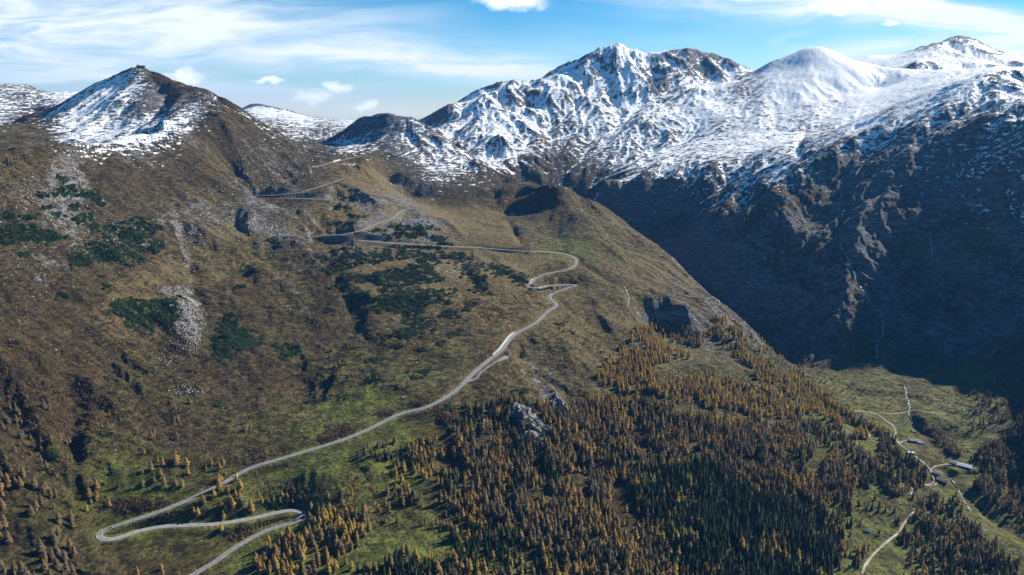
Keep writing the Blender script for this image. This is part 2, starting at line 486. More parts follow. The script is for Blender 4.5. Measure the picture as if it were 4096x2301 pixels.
def sample_grid(T, fa, fl):
    """bilinear lookup with fractional indices"""
    i = np.clip(np.floor(fa).astype(int), 0, T.shape[0] - 2)
    j = np.clip(np.floor(fl).astype(int), 0, T.shape[1] - 2)
    p = np.clip(fa - i, 0, 1)
    q = np.clip(fl - j, 0, 1)
    return (T[i, j] * (1 - p) + T[i + 1, j] * p) * (1 - q) + (T[i, j + 1] * (1 - p) + T[i + 1, j + 1] * p) * q


NA, NL = 1500, 1560
ga = np.linspace(A0, A1, NA)
# rows are closer together where the land stands up towards the viewer
_, cv = at2uv(0.0, TC)
act = np.maximum(np.gradient(-cv, axis=1) / (cl[1] - cl[0]), 0)
dens = act[(ca > -.8) & (ca < .85)].mean(0)
dens = np.convolve(dens, np.ones(9) / 9, 'same') + 120
dens[cl > math.log(9500)] *= .15
cum = np.r_[0, np.cumsum((dens[1:] + dens[:-1]) / 2)]
gl = np.interp(np.linspace(0, cum[-1], NL), cum, cl)
AA, LL = np.meshgrid(ga, gl, indexing='ij')
T = sample_grid(TC, (AA - A0) / (A1 - A0) * (len(ca) - 1), (LL - L0) / (L1 - L0) * (len(cl) - 1))
Y = np.exp(LL)
X = AA * Y
Z = T * Y
PU, PV = at2uv(AA, T)         # where each spot of the smooth landform lies in the photograph: used to look land cover up


def grad(Z):
    Za = np.gradient(Z, ga, axis=0)
    Zl = np.gradient(Z, gl, axis=1)
    gx = Za / Y
    return gx, Zl / Y - AA * gx


# land cover and roughness laid down as scattered surveys over the photo's map
def field(pts, U=None, V=None, c=60.0):
    P = np.array(pts, float)
    f = rbf(P[:, :2] / 1000, P[:, 2], reg=1e-3, c=c / 1000)
    gu = np.linspace(-500, 3100, 181)
    gv = np.linspace(0, 1600, 81)
    M = f(np.stack(np.meshgrid(gu, gv, indexing='ij'), -1).reshape(-1, 2) / 1000).reshape(181, 81)
    return lambda U, V: sample_grid(M, (np.clip(U, -500, 3100) + 500) / 20, np.clip(V, 0, 1600) / 20)


rough_f = field([(0, 250, .9), (250, 300, .45), (350, 200, .35), (450, 240, .55), (400, 210, .4), (540, 330, .5), (300, 450, .35), (0, 600, .75), (200, 800, .9), (100, 1100, 1.05), (300, 1100, .85), (500, 900, .75), (560, 1050, .7), (700, 700, .55), (400, 600, .6), (600, 450, .55), (900, 520, .6), (900, 900, .6), (850, 780, .6), (1000, 1050, .2), (500, 1350, .15), (900, 1300, .3), (970, 300, .35), (970, 350, .7), (1040, 320, .4), (1100, 400, .8), (1000, 470, .15), (1150, 530, .05), (1400, 530, .45), (1600, 680, .4), (1500, 900, .35), (1400, 1050, .6), (1700, 1150, .4), (2000, 1300, .35), (2200, 1040, .45), (2350, 1030, .55), (2450, 980, .6), (2300, 1100, .4), (2300, 1300, .3), (2576, 1200, .5), (1250, 280, 1.1), (1550, 150, 1.3), (1750, 180, 1.3), (2060, 150, .12), (2120, 180, .15), (2060, 220, .3), (1980, 190, .25), (2400, 120, .9), (2200, 300, .5), (1950, 300, .5), (1800, 300, .55), (1500, 300, .75), (2300, 230, .5), (1400, 420, .8), (1700, 420, 1.1), (1800, 600, 1.1), (2100, 600, 1.0), (2400, 500, 1.0), (2400, 800, .8), (2050, 850, .9), (2200, 950, .7), (2400, 930, .8)])
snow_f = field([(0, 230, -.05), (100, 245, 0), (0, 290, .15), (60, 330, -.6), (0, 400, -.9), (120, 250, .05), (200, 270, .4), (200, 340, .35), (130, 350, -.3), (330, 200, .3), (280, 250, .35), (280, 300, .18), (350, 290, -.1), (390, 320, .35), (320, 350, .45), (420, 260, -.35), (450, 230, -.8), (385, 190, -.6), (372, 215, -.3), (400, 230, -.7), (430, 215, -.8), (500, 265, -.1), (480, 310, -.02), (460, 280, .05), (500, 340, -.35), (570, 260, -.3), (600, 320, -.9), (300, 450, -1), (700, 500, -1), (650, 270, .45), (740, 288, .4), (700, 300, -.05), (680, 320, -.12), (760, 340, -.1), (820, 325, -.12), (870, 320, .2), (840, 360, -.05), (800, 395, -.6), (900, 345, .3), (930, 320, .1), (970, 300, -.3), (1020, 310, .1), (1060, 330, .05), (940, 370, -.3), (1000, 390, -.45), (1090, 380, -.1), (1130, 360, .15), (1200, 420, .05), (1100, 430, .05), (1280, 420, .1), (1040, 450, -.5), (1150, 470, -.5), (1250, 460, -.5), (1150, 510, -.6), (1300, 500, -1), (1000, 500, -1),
                (1620, 185, .1), (1700, 215, .05), (1650, 250, .2), (1500, 245, .2), (1420, 300, -.05), (1340, 235, .35), (1110, 275, -.3), (1200, 330, .1), (1740, 150, .0), (1790, 190, .05), (1870, 215, -.1), (2000, 330, .15), (2100, 350, .1), (1850, 250, .25), (2130, 250, .35), (2050, 280, .2), (2220, 280, .25), (1130, 300, .2), (1150, 270, .5), (1200, 270, .6), (1300, 260, .5), (1250, 330, .5), (1300, 380, .2), (1200, 350, .3), (1400, 250, .6), (1560, 130, 1.9), (1610, 155, 1.6), (1660, 140, 1.1), (1500, 150, .9), (1520, 160, .35), (1500, 200, .6), (1600, 210, .8), (1700, 150, .45), (1700, 190, .35), (1770, 230, .75), (1850, 180, .3), (1890, 220, .0), (1950, 160, .55), (2060, 140, 1.4), (2100, 200, 1.3), (2000, 240, .8), (2150, 250, .8), (2250, 220, .9), (2400, 110, .5), (2300, 150, .45), (2420, 160, .9), (2500, 130, .45), (2350, 240, .8), (2450, 200, .8), (2200, 320, .5), (2100, 300, .4), (1900, 300, .32), (1900, 350, .26), (1800, 280, .3), (1700, 300, .3), (1600, 300, .34), (1500, 330, .2), (1400, 330, .12), (1450, 290, .35), (1350, 410, -.55), (1400, 420, -.5), (1450, 410, -.3), (1480, 440, -.45), (1550, 380, .1), (1700, 380, .22), (1850, 390, .2), (2000, 370, .3), (2050, 400, .0), (1550, 440, -.1), (1700, 450, .1), (1800, 440, .1), (1900, 430, .1), (1400, 455, -.15), (1400, 490, -.7), (1500, 485, -.3), (1650, 490, .0), (1800, 480, .05), (1950, 460, .1), (1880, 500, -.1), (1950, 520, -.45), (1700, 540, -.8), (1850, 560, -.8), (2050, 480, -.55), (2150, 400, -.35), (2250, 360, -.3), (2400, 280, .0), (2500, 230, .25), (2540, 190, .6), (2350, 330, -.15), (2500, 330, .05), (2576, 330, .15), (2450, 450, -.15), (2576, 420, .08), (2520, 520, -.05), (2576, 580, -.15), (2330, 420, -.2), (2300, 500, -.65), (2200, 600, -.8), (2400, 650, -.9), (2576, 680, -1), (2300, 750, -1), (2000, 700, -1), (1600, 600, -1), (1500, 800, -1), (2200, 1000, -1), (2900, 300, .1), (2900, 600, -.5), (2900, 1000, -1), (0, 800, -1), (600, 900, -1), (1000, 1200, -1), (1900, 1300, -1), (0, 1500, -1), (2600, 1500, -1), (-300, 250, .3), (1000, 50, .6), (2000, 40, .8), (-300, 600, -1)], c=25)  # snow lowered to dark rock in the gorge behind the middle hill paints its shade
green_f = field([(0, 400, .1), (300, 500, .15), (0, 800, .4), (150, 900, .45), (250, 700, .4), (350, 900, .45), (150, 1000, .3), (500, 620, .45), (560, 600, .6), (650, 700, .4), (400, 800, .35), (600, 900, .45), (850, 950, .6), (860, 1040, 1.35), (940, 1030, 1.25), (1060, 980, .75), (700, 1100, .55), (400, 1150, .45), (620, 1130, .5), (660, 1210, 1.2), (700, 1230, 1.2), (560, 1390, 1.0), (330, 1330, 1.7), (420, 1330, 1.3), (700, 1306, 1.6), (740, 1296, 1.6), (500, 1390, .8), (400, 1370, .75), (300, 1400, .5), (120, 1447, .65), (0, 1300, .4), (1000, 1110, 1.15), (1100, 1050, .75), (1080, 1385, 1.5), (1000, 1380, 1.3), (900, 1380, 1.1), (1150, 1270, .6), (800, 800, .35), (900, 700, .3), (1100, 830, .45), (1250, 780, .45), (1300, 700, .6), (1420, 650, .85), (1000, 420, .35), (950, 450, .4), (1150, 540, .4), (1300, 540, .35), (1400, 560, .35), (1400, 645, 1.1), (1440, 632, 1.0), (1360, 690, .8), (1600, 680, .5), (1550, 750, .5), (1450, 850, .55), (1580, 850, .7), (1300, 920, .6), (1350, 980, .5), (1500, 960, .6), (1680, 930, .8), (1800, 1000, .7), (1500, 1150, .4), (1750, 1200, .5), (2000, 1200, .6), (2150, 1020, 1.3), (2250, 1060, 1.4), (2400, 1060, 1.15), (2450, 1000, 1.15), (2230, 1090, 1.5), (2330, 1010, 1.1), (2300, 980, .6), (2350, 1100, .8), (2200, 1220, 1.1), (2200, 1300, 1.0), (2150, 1400, 1.0), (2480, 1340, 1.2), (2530, 1370, 1.1), (2330, 1200, .7), (2430, 1190, 1.6), (2576, 1200, .4), (2200, 930, .9), (2350, 900, .8), (2300, 860, .7), (2050, 800, .2), (1900, 560, .3), (1850, 650, .3), (2200, 600, .15), (2500, 500, .1), (1800, 450, .1), (1500, 300, 0), (2200, 200, 0), (300, 250, 0), (700, 380, .15), (1040, 500, .2), (2400, 700, .15), (1200, 500, .3), (-300, 900, .2), (2900, 900, .3)], c=30)
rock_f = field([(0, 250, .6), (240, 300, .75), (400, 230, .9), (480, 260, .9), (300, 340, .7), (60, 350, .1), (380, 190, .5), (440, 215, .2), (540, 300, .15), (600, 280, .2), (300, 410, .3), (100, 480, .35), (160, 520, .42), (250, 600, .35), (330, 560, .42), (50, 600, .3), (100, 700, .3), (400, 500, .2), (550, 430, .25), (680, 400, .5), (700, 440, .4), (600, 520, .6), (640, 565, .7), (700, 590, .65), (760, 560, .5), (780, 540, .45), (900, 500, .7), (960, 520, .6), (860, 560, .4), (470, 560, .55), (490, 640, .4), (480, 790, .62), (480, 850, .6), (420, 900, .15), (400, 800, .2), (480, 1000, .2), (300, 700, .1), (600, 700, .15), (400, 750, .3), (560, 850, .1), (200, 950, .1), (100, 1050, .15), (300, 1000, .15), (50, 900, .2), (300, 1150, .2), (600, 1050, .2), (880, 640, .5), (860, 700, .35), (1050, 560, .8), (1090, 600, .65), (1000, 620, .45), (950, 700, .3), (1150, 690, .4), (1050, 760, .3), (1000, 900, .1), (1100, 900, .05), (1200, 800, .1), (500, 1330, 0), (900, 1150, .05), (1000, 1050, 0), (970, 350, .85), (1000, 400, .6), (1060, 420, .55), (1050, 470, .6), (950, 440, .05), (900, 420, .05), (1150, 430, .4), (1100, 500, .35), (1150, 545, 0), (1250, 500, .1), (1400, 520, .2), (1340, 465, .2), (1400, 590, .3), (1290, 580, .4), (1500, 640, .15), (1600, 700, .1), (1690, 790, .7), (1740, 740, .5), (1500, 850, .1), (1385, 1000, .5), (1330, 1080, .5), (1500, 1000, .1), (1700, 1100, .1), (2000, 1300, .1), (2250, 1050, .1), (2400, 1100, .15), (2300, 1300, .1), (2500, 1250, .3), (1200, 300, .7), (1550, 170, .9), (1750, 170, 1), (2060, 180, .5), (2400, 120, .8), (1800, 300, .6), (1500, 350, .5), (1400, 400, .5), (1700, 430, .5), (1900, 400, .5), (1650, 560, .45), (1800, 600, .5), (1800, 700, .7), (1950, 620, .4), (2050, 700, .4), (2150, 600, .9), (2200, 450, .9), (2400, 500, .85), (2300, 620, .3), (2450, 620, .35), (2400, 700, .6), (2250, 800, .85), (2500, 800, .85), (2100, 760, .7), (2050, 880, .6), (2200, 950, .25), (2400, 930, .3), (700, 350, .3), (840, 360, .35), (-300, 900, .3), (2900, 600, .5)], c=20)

gold_f = field([(950, 440, .9), (900, 420, .6), (1000, 490, .85), (1080, 530, .9), (1150, 545, 1.0), (1230, 545, .9), (1290, 550, .5), (1350, 560, .3), (1000, 440, .2), (1060, 470, 0), (1150, 500, .1), (1250, 500, .3), (1400, 500, .35), (1500, 530, .6), (1560, 600, .55), (1650, 680, .6), (1720, 760, .6), (1620, 730, .5), (1500, 650, .35), (1430, 620, .2), (1400, 570, .1), (1420, 650, .5), (1440, 850, .55), (1580, 850, .6), (1380, 960, .45), (1300, 900, .5), (1350, 1000, .4), (1500, 960, .5), (1680, 930, .4), (560, 600, .65), (650, 610, .55), (470, 620, .4), (480, 700, .45), (420, 722, .7), (320, 742, .65), (650, 690, .45), (720, 720, .4), (500, 760, .3), (300, 700, .15), (700, 900, .2), (760, 950, .3), (1100, 830, .35), (900, 770, .4), (850, 900, .25), (0, 380, .5), (100, 360, .4), (600, 330, .25), (0, 800, .05), (200, 600, .05), (0, 1200, 0), (300, 1100, .1), (500, 1000, .2), (200, 1400, .15), (800, 1100, .3), (1000, 1050, .3), (600, 1300, .2), (1000, 1400, .1), (1500, 1200, .1), (2000, 1300, .2), (2200, 1250, .3), (2400, 1050, .3), (2200, 1020, .35), (2500, 1350, .35), (1700, 500, .1), (1900, 580, .35), (1850, 660, .35), (1950, 680, .3), (2200, 560, .15), (2300, 620, .6), (2400, 640, .65), (2480, 680, .5), (2350, 560, .3), (2150, 700, .3), (2300, 750, .25), (2450, 800, .25), (2250, 900, .45), (2380, 930, .45), (2100, 850, .3), (1500, 300, 0), (2200, 300, 0), (800, 350, .2), (700, 450, .1), (800, 700, .15), (400, 900, .1)], c=25)
rough = np.clip(rough_f(PU, PV), .03, 1.4)
gx, gy = grad(Z)
D = np.zeros_like(Z)
hx, hy = gx.copy(), gy.copy()
slope = np.hypot(gx, gy)
# broad warp of the sampling position
wx = X + 60 * fbm(X, Y, 420, 3, 60)
wy = Y + 60 * fbm(X, Y, 420, 3, 70)
far_k = smooth(Y, 1500, 3500)
for k, (wl, amp) in enumerate(((620, 34), (330, 24), (170, 15), (88, 8.6), (46, 4.6), (24, 2.3), (12.5, 1.1))):
    s_k = smooth(np.hypot(hx, hy), .04, .5)
    a_k = amp * rough * s_k * (.55 + .45 * far_k if k < 3 else 1.0)
    if wl < 60:
        a_k = a_k * np.clip(2.4 - Y * .012 / wl, 0, 1) * (1 + .15 * far_k)
    h, ex, ey = gullies(wx, wy, hx, hy, wl, 5 + k)
    D += a_k * h
    hx += ex * a_k * .8
    hy += ey * a_k * .8
D += rough ** 1.2 * 24 * fbm(X, Y, 260, 7, 20, .57, ridged=True) * smooth(slope, .15, .8) * (.25 + .75 * far_k)
near_k = 1 - smooth(Y, 2600, 3600)
D += (5.0 + 8.0 * rough) * fbm(X, Y, 170, 7, 30, .54) + near_k * (9 + 16 * rough) * fbm(X, Y, 330, 3, 33, .5, ridged=True)
D += (1.0 + 3 * rough) * fbm(X, Y, 38, 5, 35, .55, ridged=True)
D += .5 * fbm(X, Y, 9, 3, 40)


def ridge_lines(ZB):
    """ravines (negative) and ribs (positive) seen in the photograph, pressed into the land"""
    TB = ZB / Y
    out = np.zeros_like(ZB)
    F_ = [([(445, 520), (460, 570), (470, 620), (485, 700), (495, 760), (520, 810), (530, 860)], -9, 16),
          ([(430, 560), (450, 620), (475, 680)], 6, 10),
          ([(165, 900), (180, 1000), (195, 1120), (200, 1220), (205, 1330), (207, 1460)], -12, 14),
          ([(60, 1000), (85, 1120), (100, 1250)], -8, 16), ([(240, 1000), (235, 1080), (230, 1180)], 8, 14),
          ([(120, 960), (135, 1060), (150, 1160)], 8, 14),
          ([(280, 750), (350, 742), (420, 732), (470, 722)], 9, 11), ([(280, 762), (350, 756), (430, 748), (480, 742)], -9, 9),
          ([(1310, 985), (1330, 1020), (1350, 1060)], 9, 12), ([(1395, 985), (1405, 1010), (1420, 1040)], 12, 11),
          ([(1220, 1010), (1215, 1060), (1210, 1120)], 8, 14), ([(1260, 1020), (1270, 1080), (1290, 1150)], -10, 18),
          ([(1440, 1000), (1480, 1080), (1530, 1180)], -9, 22), ([(1300, 925), (1380, 940), (1440, 990)], 7, 18),
          ([(1500, 800), (1540, 830), (1600, 838)], 8, 24), ([(1470, 900), (1530, 880), (1600, 900)], -10, 26),
          ([(1480, 680), (1540, 712), (1572, 735), (1583, 770), (1600, 800)], -13, 16),
          ([(1450, 530), (1500, 580), (1560, 640), (1640, 720)], 10, 60), ([(1385, 482), (1392, 484)], 8, 34), ([(1440, 503), (1462, 520)], -12, 30), ([(1350, 474), (1360, 480)], -10, 24), ([(1322, 472), (1330, 478)], 8, 22), ([(1560, 575), (1600, 610)], -9, 26), ([(1500, 560), (1540, 610), (1590, 680), (1640, 740)], -8, 22),
          ([(1370, 560), (1400, 590), (1420, 612)], -7, 40),
          ([(1280, 560), (1295, 590), (1310, 615)], -12, 16), ([(1200, 560), (1260, 575), (1300, 580), (1370, 575)], 9, 24),
          ([(1060, 545), (1110, 560), (1140, 580), (1160, 600)], 10, 18),
          ([(870, 478), (920, 492), (970, 505), (1000, 512)], 12, 22), ([(880, 545), (950, 520)], -8, 18),
          ([(1000, 640), (1100, 620), (1200, 650), (1290, 700)], 8, 24), ([(1150, 640), (1180, 700), (1230, 740)], -10, 22),
          ([(1250, 650), (1290, 690), (1340, 712)], 8, 16), ([(900, 750), (960, 770), (1010, 760)], 10, 24),
          ([(500, 600), (560, 590), (640, 605), (700, 620)], 12, 40), ([(560, 720), (640, 690), (720, 730), (760, 790)], 10, 30),
          ([(820, 660), (860, 740), (900, 830), (950, 900)], -9, 28), ([(700, 800), (740, 900), (780, 1000)], -8, 26),
          ([(860, 1060), (840, 1085), (800, 1100)], -7, 14), ([(880, 1120), (960, 1130), (1060, 1110)], 6, 16),
          ([(1090, 1060), (1120, 1130), (1160, 1200)], -9, 22), ([(900, 1140), (870, 1180), (850, 1230)], -7, 22),
          ([(1640, 1150), (1720, 1250), (1800, 1380)], 8, 24), ([(1540, 1180), (1600, 1300), (1680, 1420)], -8, 26),
          ([(2000, 965), (2060, 1010), (2120, 1060), (2180, 1090)], -12, 16),
          ([(2300, 1062), (2320, 1085), (2350, 1100)], -16, 16), ([(2360, 1060), (2430, 1090), (2520, 1130)], 9, 26),
          ([(2380, 1200), (2440, 1262), (2500, 1310), (2600, 1370)], -12, 18),
          ([(2110, 590), (2150, 690), (2210, 780), (2222, 830), (2205, 900)], -16, 26),
          ([(2340, 560), (2345, 680), (2370, 740), (2420, 790)], -20, 30), ([(2390, 560), (2400, 660)], 24, 40),
          ([(1750, 440), (1740, 500), (1700, 600), (1690, 650)], -26, 40), ([(1900, 425), (1930, 500), (1990, 560), (2030, 640)], 26, 60),
          ([(1640, 480), (1620, 540), (1600, 590)], 24, 50), ([(2010, 410), (2005, 370), (2030, 320)], -16, 26),
          ([(1300, 385), (1310, 420), (1325, 450)], -22, 60), ([(1560, 120), (1590, 180), (1640, 240)], 40, 90),
          ([(1500, 150), (1440, 230), (1330, 290)], 30, 90), ([(1740, 130), (1720, 180), (1660, 230)], 40, 80), ([(1700, 200), (1760, 260), (1800, 300)], 16, 70),
          ([(968, 320), (960, 350), (1010, 400), (1090, 440)], 10, 45), ([(1020, 330), (1060, 380), (1100, 430)], -16, 40),
          ([(372, 178), (420, 240), (385, 330)], -16, 30), ([(340, 175), (300, 260), (220, 330)], 10, 40),
          ([(480, 235), (440, 262), (400, 300)], 14, 24), ([(560, 300), (600, 380), (620, 450)], 14, 40), ([(660, 330), (700, 400), (720, 450)], -10, 35)]
    for px, dz, wd in F_:
        q = []
        for u, v in px:
            a, t = uv2at(u, v)
            i = int(round((float(a) - A0) / (A1 - A0) * (NA - 1)))
            k = np.argmax(TB[i] >= t)
            y = Y[i, k]
            q.append((a * y, y, 0))
        q = catmull(q, wd * .35)
        amp = np.sin(np.linspace(.35, math.pi - .35, len(q))) ** .5
        acc = np.zeros_like(ZB)
        for (x, y, _), am in zip(q, amp):
            r = wd * 2.6
            if y < r + 10:
                continue
            i0, i1 = np.searchsorted(ga, [min((x - r) / (y + r), (x - r) / (y - r)), max((x + r) / (y - r), (x + r) / (y + r))])
            j0, j1 = np.searchsorted(gl, [math.log(y - r), math.log(y + r)])
            if i1 <= i0 or j1 <= j0:
                continue
            s_ = (slice(i0, i1), slice(j0, j1))
            d = np.hypot(X[s_] + wx[s_] * .22 - X[s_] * .22 - x, Y[s_] + wy[s_] * .22 - Y[s_] * .22 - y)
            acc[s_] = np.maximum(acc[s_], am * np.exp(-(d / wd) ** 1.6))
        out += dz * acc
    return out


D += ridge_lines(Z)
rdist = np.full(Z.shape, 1e9)
for P in roads:
    for x, y, _z in P[::4]:
        r = 75.0 if y < 1250 else 34.0
        i0, i1 = np.searchsorted(ga, [min((x - r) / (y + r), (x - r) / (y - r)), max((x + r) / (y - r), (x + r) / (y + r))])
        j0, j1 = np.searchsorted(gl, [math.log(y - r), math.log(y + r)])
        s_ = (slice(i0, i1), slice(j0, j1))
        rdist[s_] = np.minimum(rdist[s_], np.hypot(X[s_] - x, Y[s_] - y) * (1 if y < 1250 else 2.1))
D *= .22 + .78 * smooth(rdist, 14, 74)
# long-distance land is kept gentle
D *= 1 - smooth(Y, 9500, 14000)
# rock steps: benches across the steep faces
ZZ = Z + D
bench = smooth(rock_f(PU, PV), .35, .8) * rough ** .5 * np.maximum(smooth(slope, .3, .7), .8 * smooth(slope, .1, .3) * smooth(Y, 3200, 3800)) * smooth(fbm(X, Y, 200, 4, 140), -.1, .5) * smooth(PU, 1150, 1300)
st = 26.0
ph = (ZZ + 45 * fbm(X, Y, 350, 5, 77)) / st
D += bench * (np.sin(2 * np.pi * ph) * st * .085 + np.sin(2 * np.pi * ph * 2.7 + 1) * 1.0)
Z = Z + D


def cut_bench(P, half, blend, lift=0.0, lower=False):
    """level the ground along a line of points, feather it out"""
    global Z
    best = np.full(Z.shape, 1e9)
    tz = np.zeros_like(Z)
    for x, y, z in P:
        r = half + blend
        a = x / y
        i0, i1 = np.searchsorted(ga, [(x - r) / (y + r) if x > 0 else (x - r) / (y - r), (x + r) / (y - r) if x > 0 else (x + r) / (y + r)])
        j0, j1 = np.searchsorted(gl, [math.log(y - r), math.log(y + r)])
        if i1 <= i0 or j1 <= j0:
            continue
        s = (slice(i0, i1), slice(j0, j1))
        d = np.hypot(X[s] - x, Y[s] - y)
        b = best[s]
        m = d < b
        b[m] = d[m]
        tz[s][m] = z
    m = best < half + blend
    w = 1 - smooth(best[m], half, half + blend)
    new = Z[m] * (1 - w) + (tz[m] + lift) * w
    Z[m] = np.minimum(Z[m], new) if lower else new
    return best


for P in roads:
    uu, _v = at2uv(P[:, 0] / P[:, 1], P[:, 2] / P[:, 1])
    Q = P[(P[:, 1] > 2040) & (uu < 1180)][::2]
    if len(Q):
        rr0 = np.hypot(Q[:, 0], Q[:, 1])[:, None]
        for off in (14, 26, 40, 56, 74, 94):
            q = np.c_[Q[:, :2] * (1 - off / rr0), Q[:, 2] - 1.0 - off * .24]
            cut_bench(q, 8.0, 12.0, 0, True)
road_d = np.full(Z.shape, 1e9)
for P in roads:
    half = 6.5
    road_d = np.minimum(road_d, cut_bench(P, half, 16.0, -.25))


def HZ(x, y):
    x = np.asarray(x, float)
    y = np.asarray(y, float)
    fa = (x / y - A0) / (A1 - A0) * (NA - 1)
    fl = np.interp(np.log(y), gl, np.arange(NL))
    return sample_grid(Z, fa, fl)


def hit(u, v):
    """spot of ground seen at a pixel of the photograph: first crossing along the bearing"""
    a, t = uv2at(u, v)
    i = int(round((float(a) - A0) / (A1 - A0) * (NA - 1)))
    row = Z[i] / Y[i]
    k = np.argmax(row >= t)
    y = Y[i, k]
    if k > 0:
        q = (t - row[k - 1]) / (row[k] - row[k - 1] + 1e-12)
        y = Y[i, k - 1] + q * (Y[i, k] - Y[i, k - 1])
    return np.array([a * y, y, HZ(a * y, y)])


def hits(px):
    return np.array([hit(*p) for p in px])


# streams and tracks are levelled into the ground a little
TRACKS = {
    'hamlet': [(2095, 1015), (2130, 1032), (2180, 1036), (2215, 1048), (2245, 1070), (2254, 1088), (2250, 1100), (2262, 1116), (2280, 1130), (2300, 1146), (2325, 1165), (2341, 1183), (2346, 1200), (2352, 1210), (2340, 1219), (2322, 1220)],
    'barn': [(2341, 1183), (2352, 1173), (2375, 1169), (2392, 1167), (2403, 1172), (2440, 1184)],
    'lodge': [(2262, 1113), (2276, 1108), (2292, 1110), (2310, 1110)],
    'upper': [(2180, 1036), (2230, 1041), (2275, 1038), (2290, 1034), (2340, 1038), (2380, 1040)],
    'lower': [(2300, 1277), (2298, 1290), (2286, 1302), (2272, 1320), (2262, 1338), (2240, 1356), (2228, 1366), (2200, 1392), (2178, 1420), (2168, 1447)],
    'ford': [(2322, 1221), (2350, 1222), (2358, 1212)],
    'spur': [(2262, 1230), (2285, 1222), (2296, 1232), (2290, 1246)],
    'moraine': [(2118, 1078), (2150, 1090), (2180, 1100), (2190, 1092)],
}
STREAMS = {
    'brook': ([(2274, 968), (2279, 985), (2280, 1000), (2286, 1012), (2288, 1030), (2286, 1044), (2293, 1056), (2294, 1068)], 5.0),
    'cascade': ([(2113, 610), (2125, 640), (2138, 665), (2155, 700), (2170, 730), (2185, 755), (2205, 775), (2219, 790), (2223, 812), (2222, 835), (2212, 855), (2205, 870), (2206, 900)], 5.0),
    'gill': ([(1570, 722), (1578, 735), (1582, 750), (1580, 765), (1577, 778)], 4.5),
    'torrent': ([(1690, 655), (1703, 640), (1715, 625), (1722, 600)], 5.0),
    'beck': ([(2100, 560), (2110, 540), (2112, 510), (2118, 480)], 4.0),
    'runnel': ([(2340, 590), (2343, 640), (2346, 670)], 3.5),
    'valley_stream': ([(2080, 1003), (2100, 1016), (2130, 1026), (2165, 1045), (2200, 1070), (2240, 1098)], 3.0),
    'river': ([(2390, 1205), (2410, 1230), (2425, 1262), (2445, 1290)], 1.8),
}

LOT = [(1165, 962), (1182, 958), (1200, 952), (1206, 941), (1225, 926), (1243, 913), (1262, 903), (1278, 896)]


def drape(px, step=4.0, sm=4):
    P = resample(catmull(hits(px), step), step)
    P = soften(P, sm)
    P[:, 2] = HZ(P[:, 0], P[:, 1])
    P[:, 2] = soften(P[:, 2:3], 8)[:, 0]
    return P


tracks = {k: drape(v) for k, v in TRACKS.items()}
tracks['lot'] = drape(LOT)
for k, P in tracks.items():
    cut_bench(P[:, :3], 6.0 if k == 'lot' else 3.0, 7.0, -.2)
streams = {k: (drape(v, 4.0, 2), w) for k, (v, w) in STREAMS.items()}

BUILD_AT = {'barn': (2417, 1172), 'farm': (2370, 1212), 'farm_low': (2358, 1192), 'lodge': (2302, 1111), 'shed': (2291, 1140), 'hut': (2182, 1338), 'hay_hut': (2298, 1086), 'far_hut': (1290, 541), 'inn': (838, 381)}
spots = {k: hit(*p) for k, p in BUILD_AT.items()}
for k, P in spots.items():
    r = {'barn': 42, 'farm': 26, 'farm_low': 16, 'lodge': 24, 'inn': 30}.get(k, 9)
    q = np.array([P + (dx, dy, 0) for dx in np.arange(-r * .5, r * .5 + 1, 4) for dy in np.arange(-r * .35, r * .35 + 1, 4)])
    cut_bench(q, 4, 10)


def nearest(P, px):
    u, v = at2uv(P[:, 0] / P[:, 1], P[:, 2] / P[:, 1])
    return int(np.argmin((u - px[0]) ** 2 + (v - px[1]) ** 2))


def road_span(k, pa, pb):
    i, j = sorted((nearest(roads[k], pa), nearest(roads[k], pb)))
    return roads[k][i:j + 1]


VIADUCTS = [road_span(0, (1212, 624), (1330, 633)), road_span(0, (1344, 724.6), (1384, 719))]
for P in VIADUCTS:
    d = np.gradient(P[:, :2], axis=0)
    nrm = np.stack([d[:, 1], -d[:, 0]], 1)
    nrm /= np.linalg.norm(nrm, axis=1)[:, None]
    sgn = np.where((nrm * P[:, :2]).sum(1) < 0, 1, -1)[:, None]     # the downhill side, towards the viewer
    w_ = np.sin(np.linspace(0, math.pi, len(P))) ** .4
    for off in (0.0, 7.0):
        Q = np.c_[P[:, :2] + nrm * sgn * off, P[:, 2] - 9.0 * w_ - off * .35]
        cut_bench(Q, 6.0, 9.0)

# ------------------------------------------------------------------ terrain mesh
gx, gy = grad(Z)
slope = np.hypot(gx, gy)


def blur(M, n):
    for _ in range(n):
        M = M.copy()
        M[1:-1] = .25 * M[:-2] + .5 * M[1:-1] + .25 * M[2:]
        M[:, 1:-1] = .25 * M[:, :-2] + .5 * M[:, 1:-1] + .25 * M[:, 2:]
    return M


cav = np.clip((Z - blur(Z, 14)) / (2.0 + Y * .0009), -1.5, 1.5)       # >0 on ribs, <0 in gullies
cav2 = np.clip((Z - blur(Z, 3)) / (.7 + Y * .0003), -1.5, 1.5)
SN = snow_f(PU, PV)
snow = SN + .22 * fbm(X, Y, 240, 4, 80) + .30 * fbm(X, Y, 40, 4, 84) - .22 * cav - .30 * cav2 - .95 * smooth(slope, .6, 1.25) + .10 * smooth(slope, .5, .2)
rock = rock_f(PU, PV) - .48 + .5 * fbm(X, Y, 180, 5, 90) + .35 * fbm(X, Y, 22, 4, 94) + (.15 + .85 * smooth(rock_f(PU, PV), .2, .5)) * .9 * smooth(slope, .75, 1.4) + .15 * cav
green = green_f(PU, PV) + .35 * fbm(X, Y, 160, 5, 100) + .15 * fbm(X, Y, 30, 3, 104) - .25 * smooth(slope, .5, 1.1)
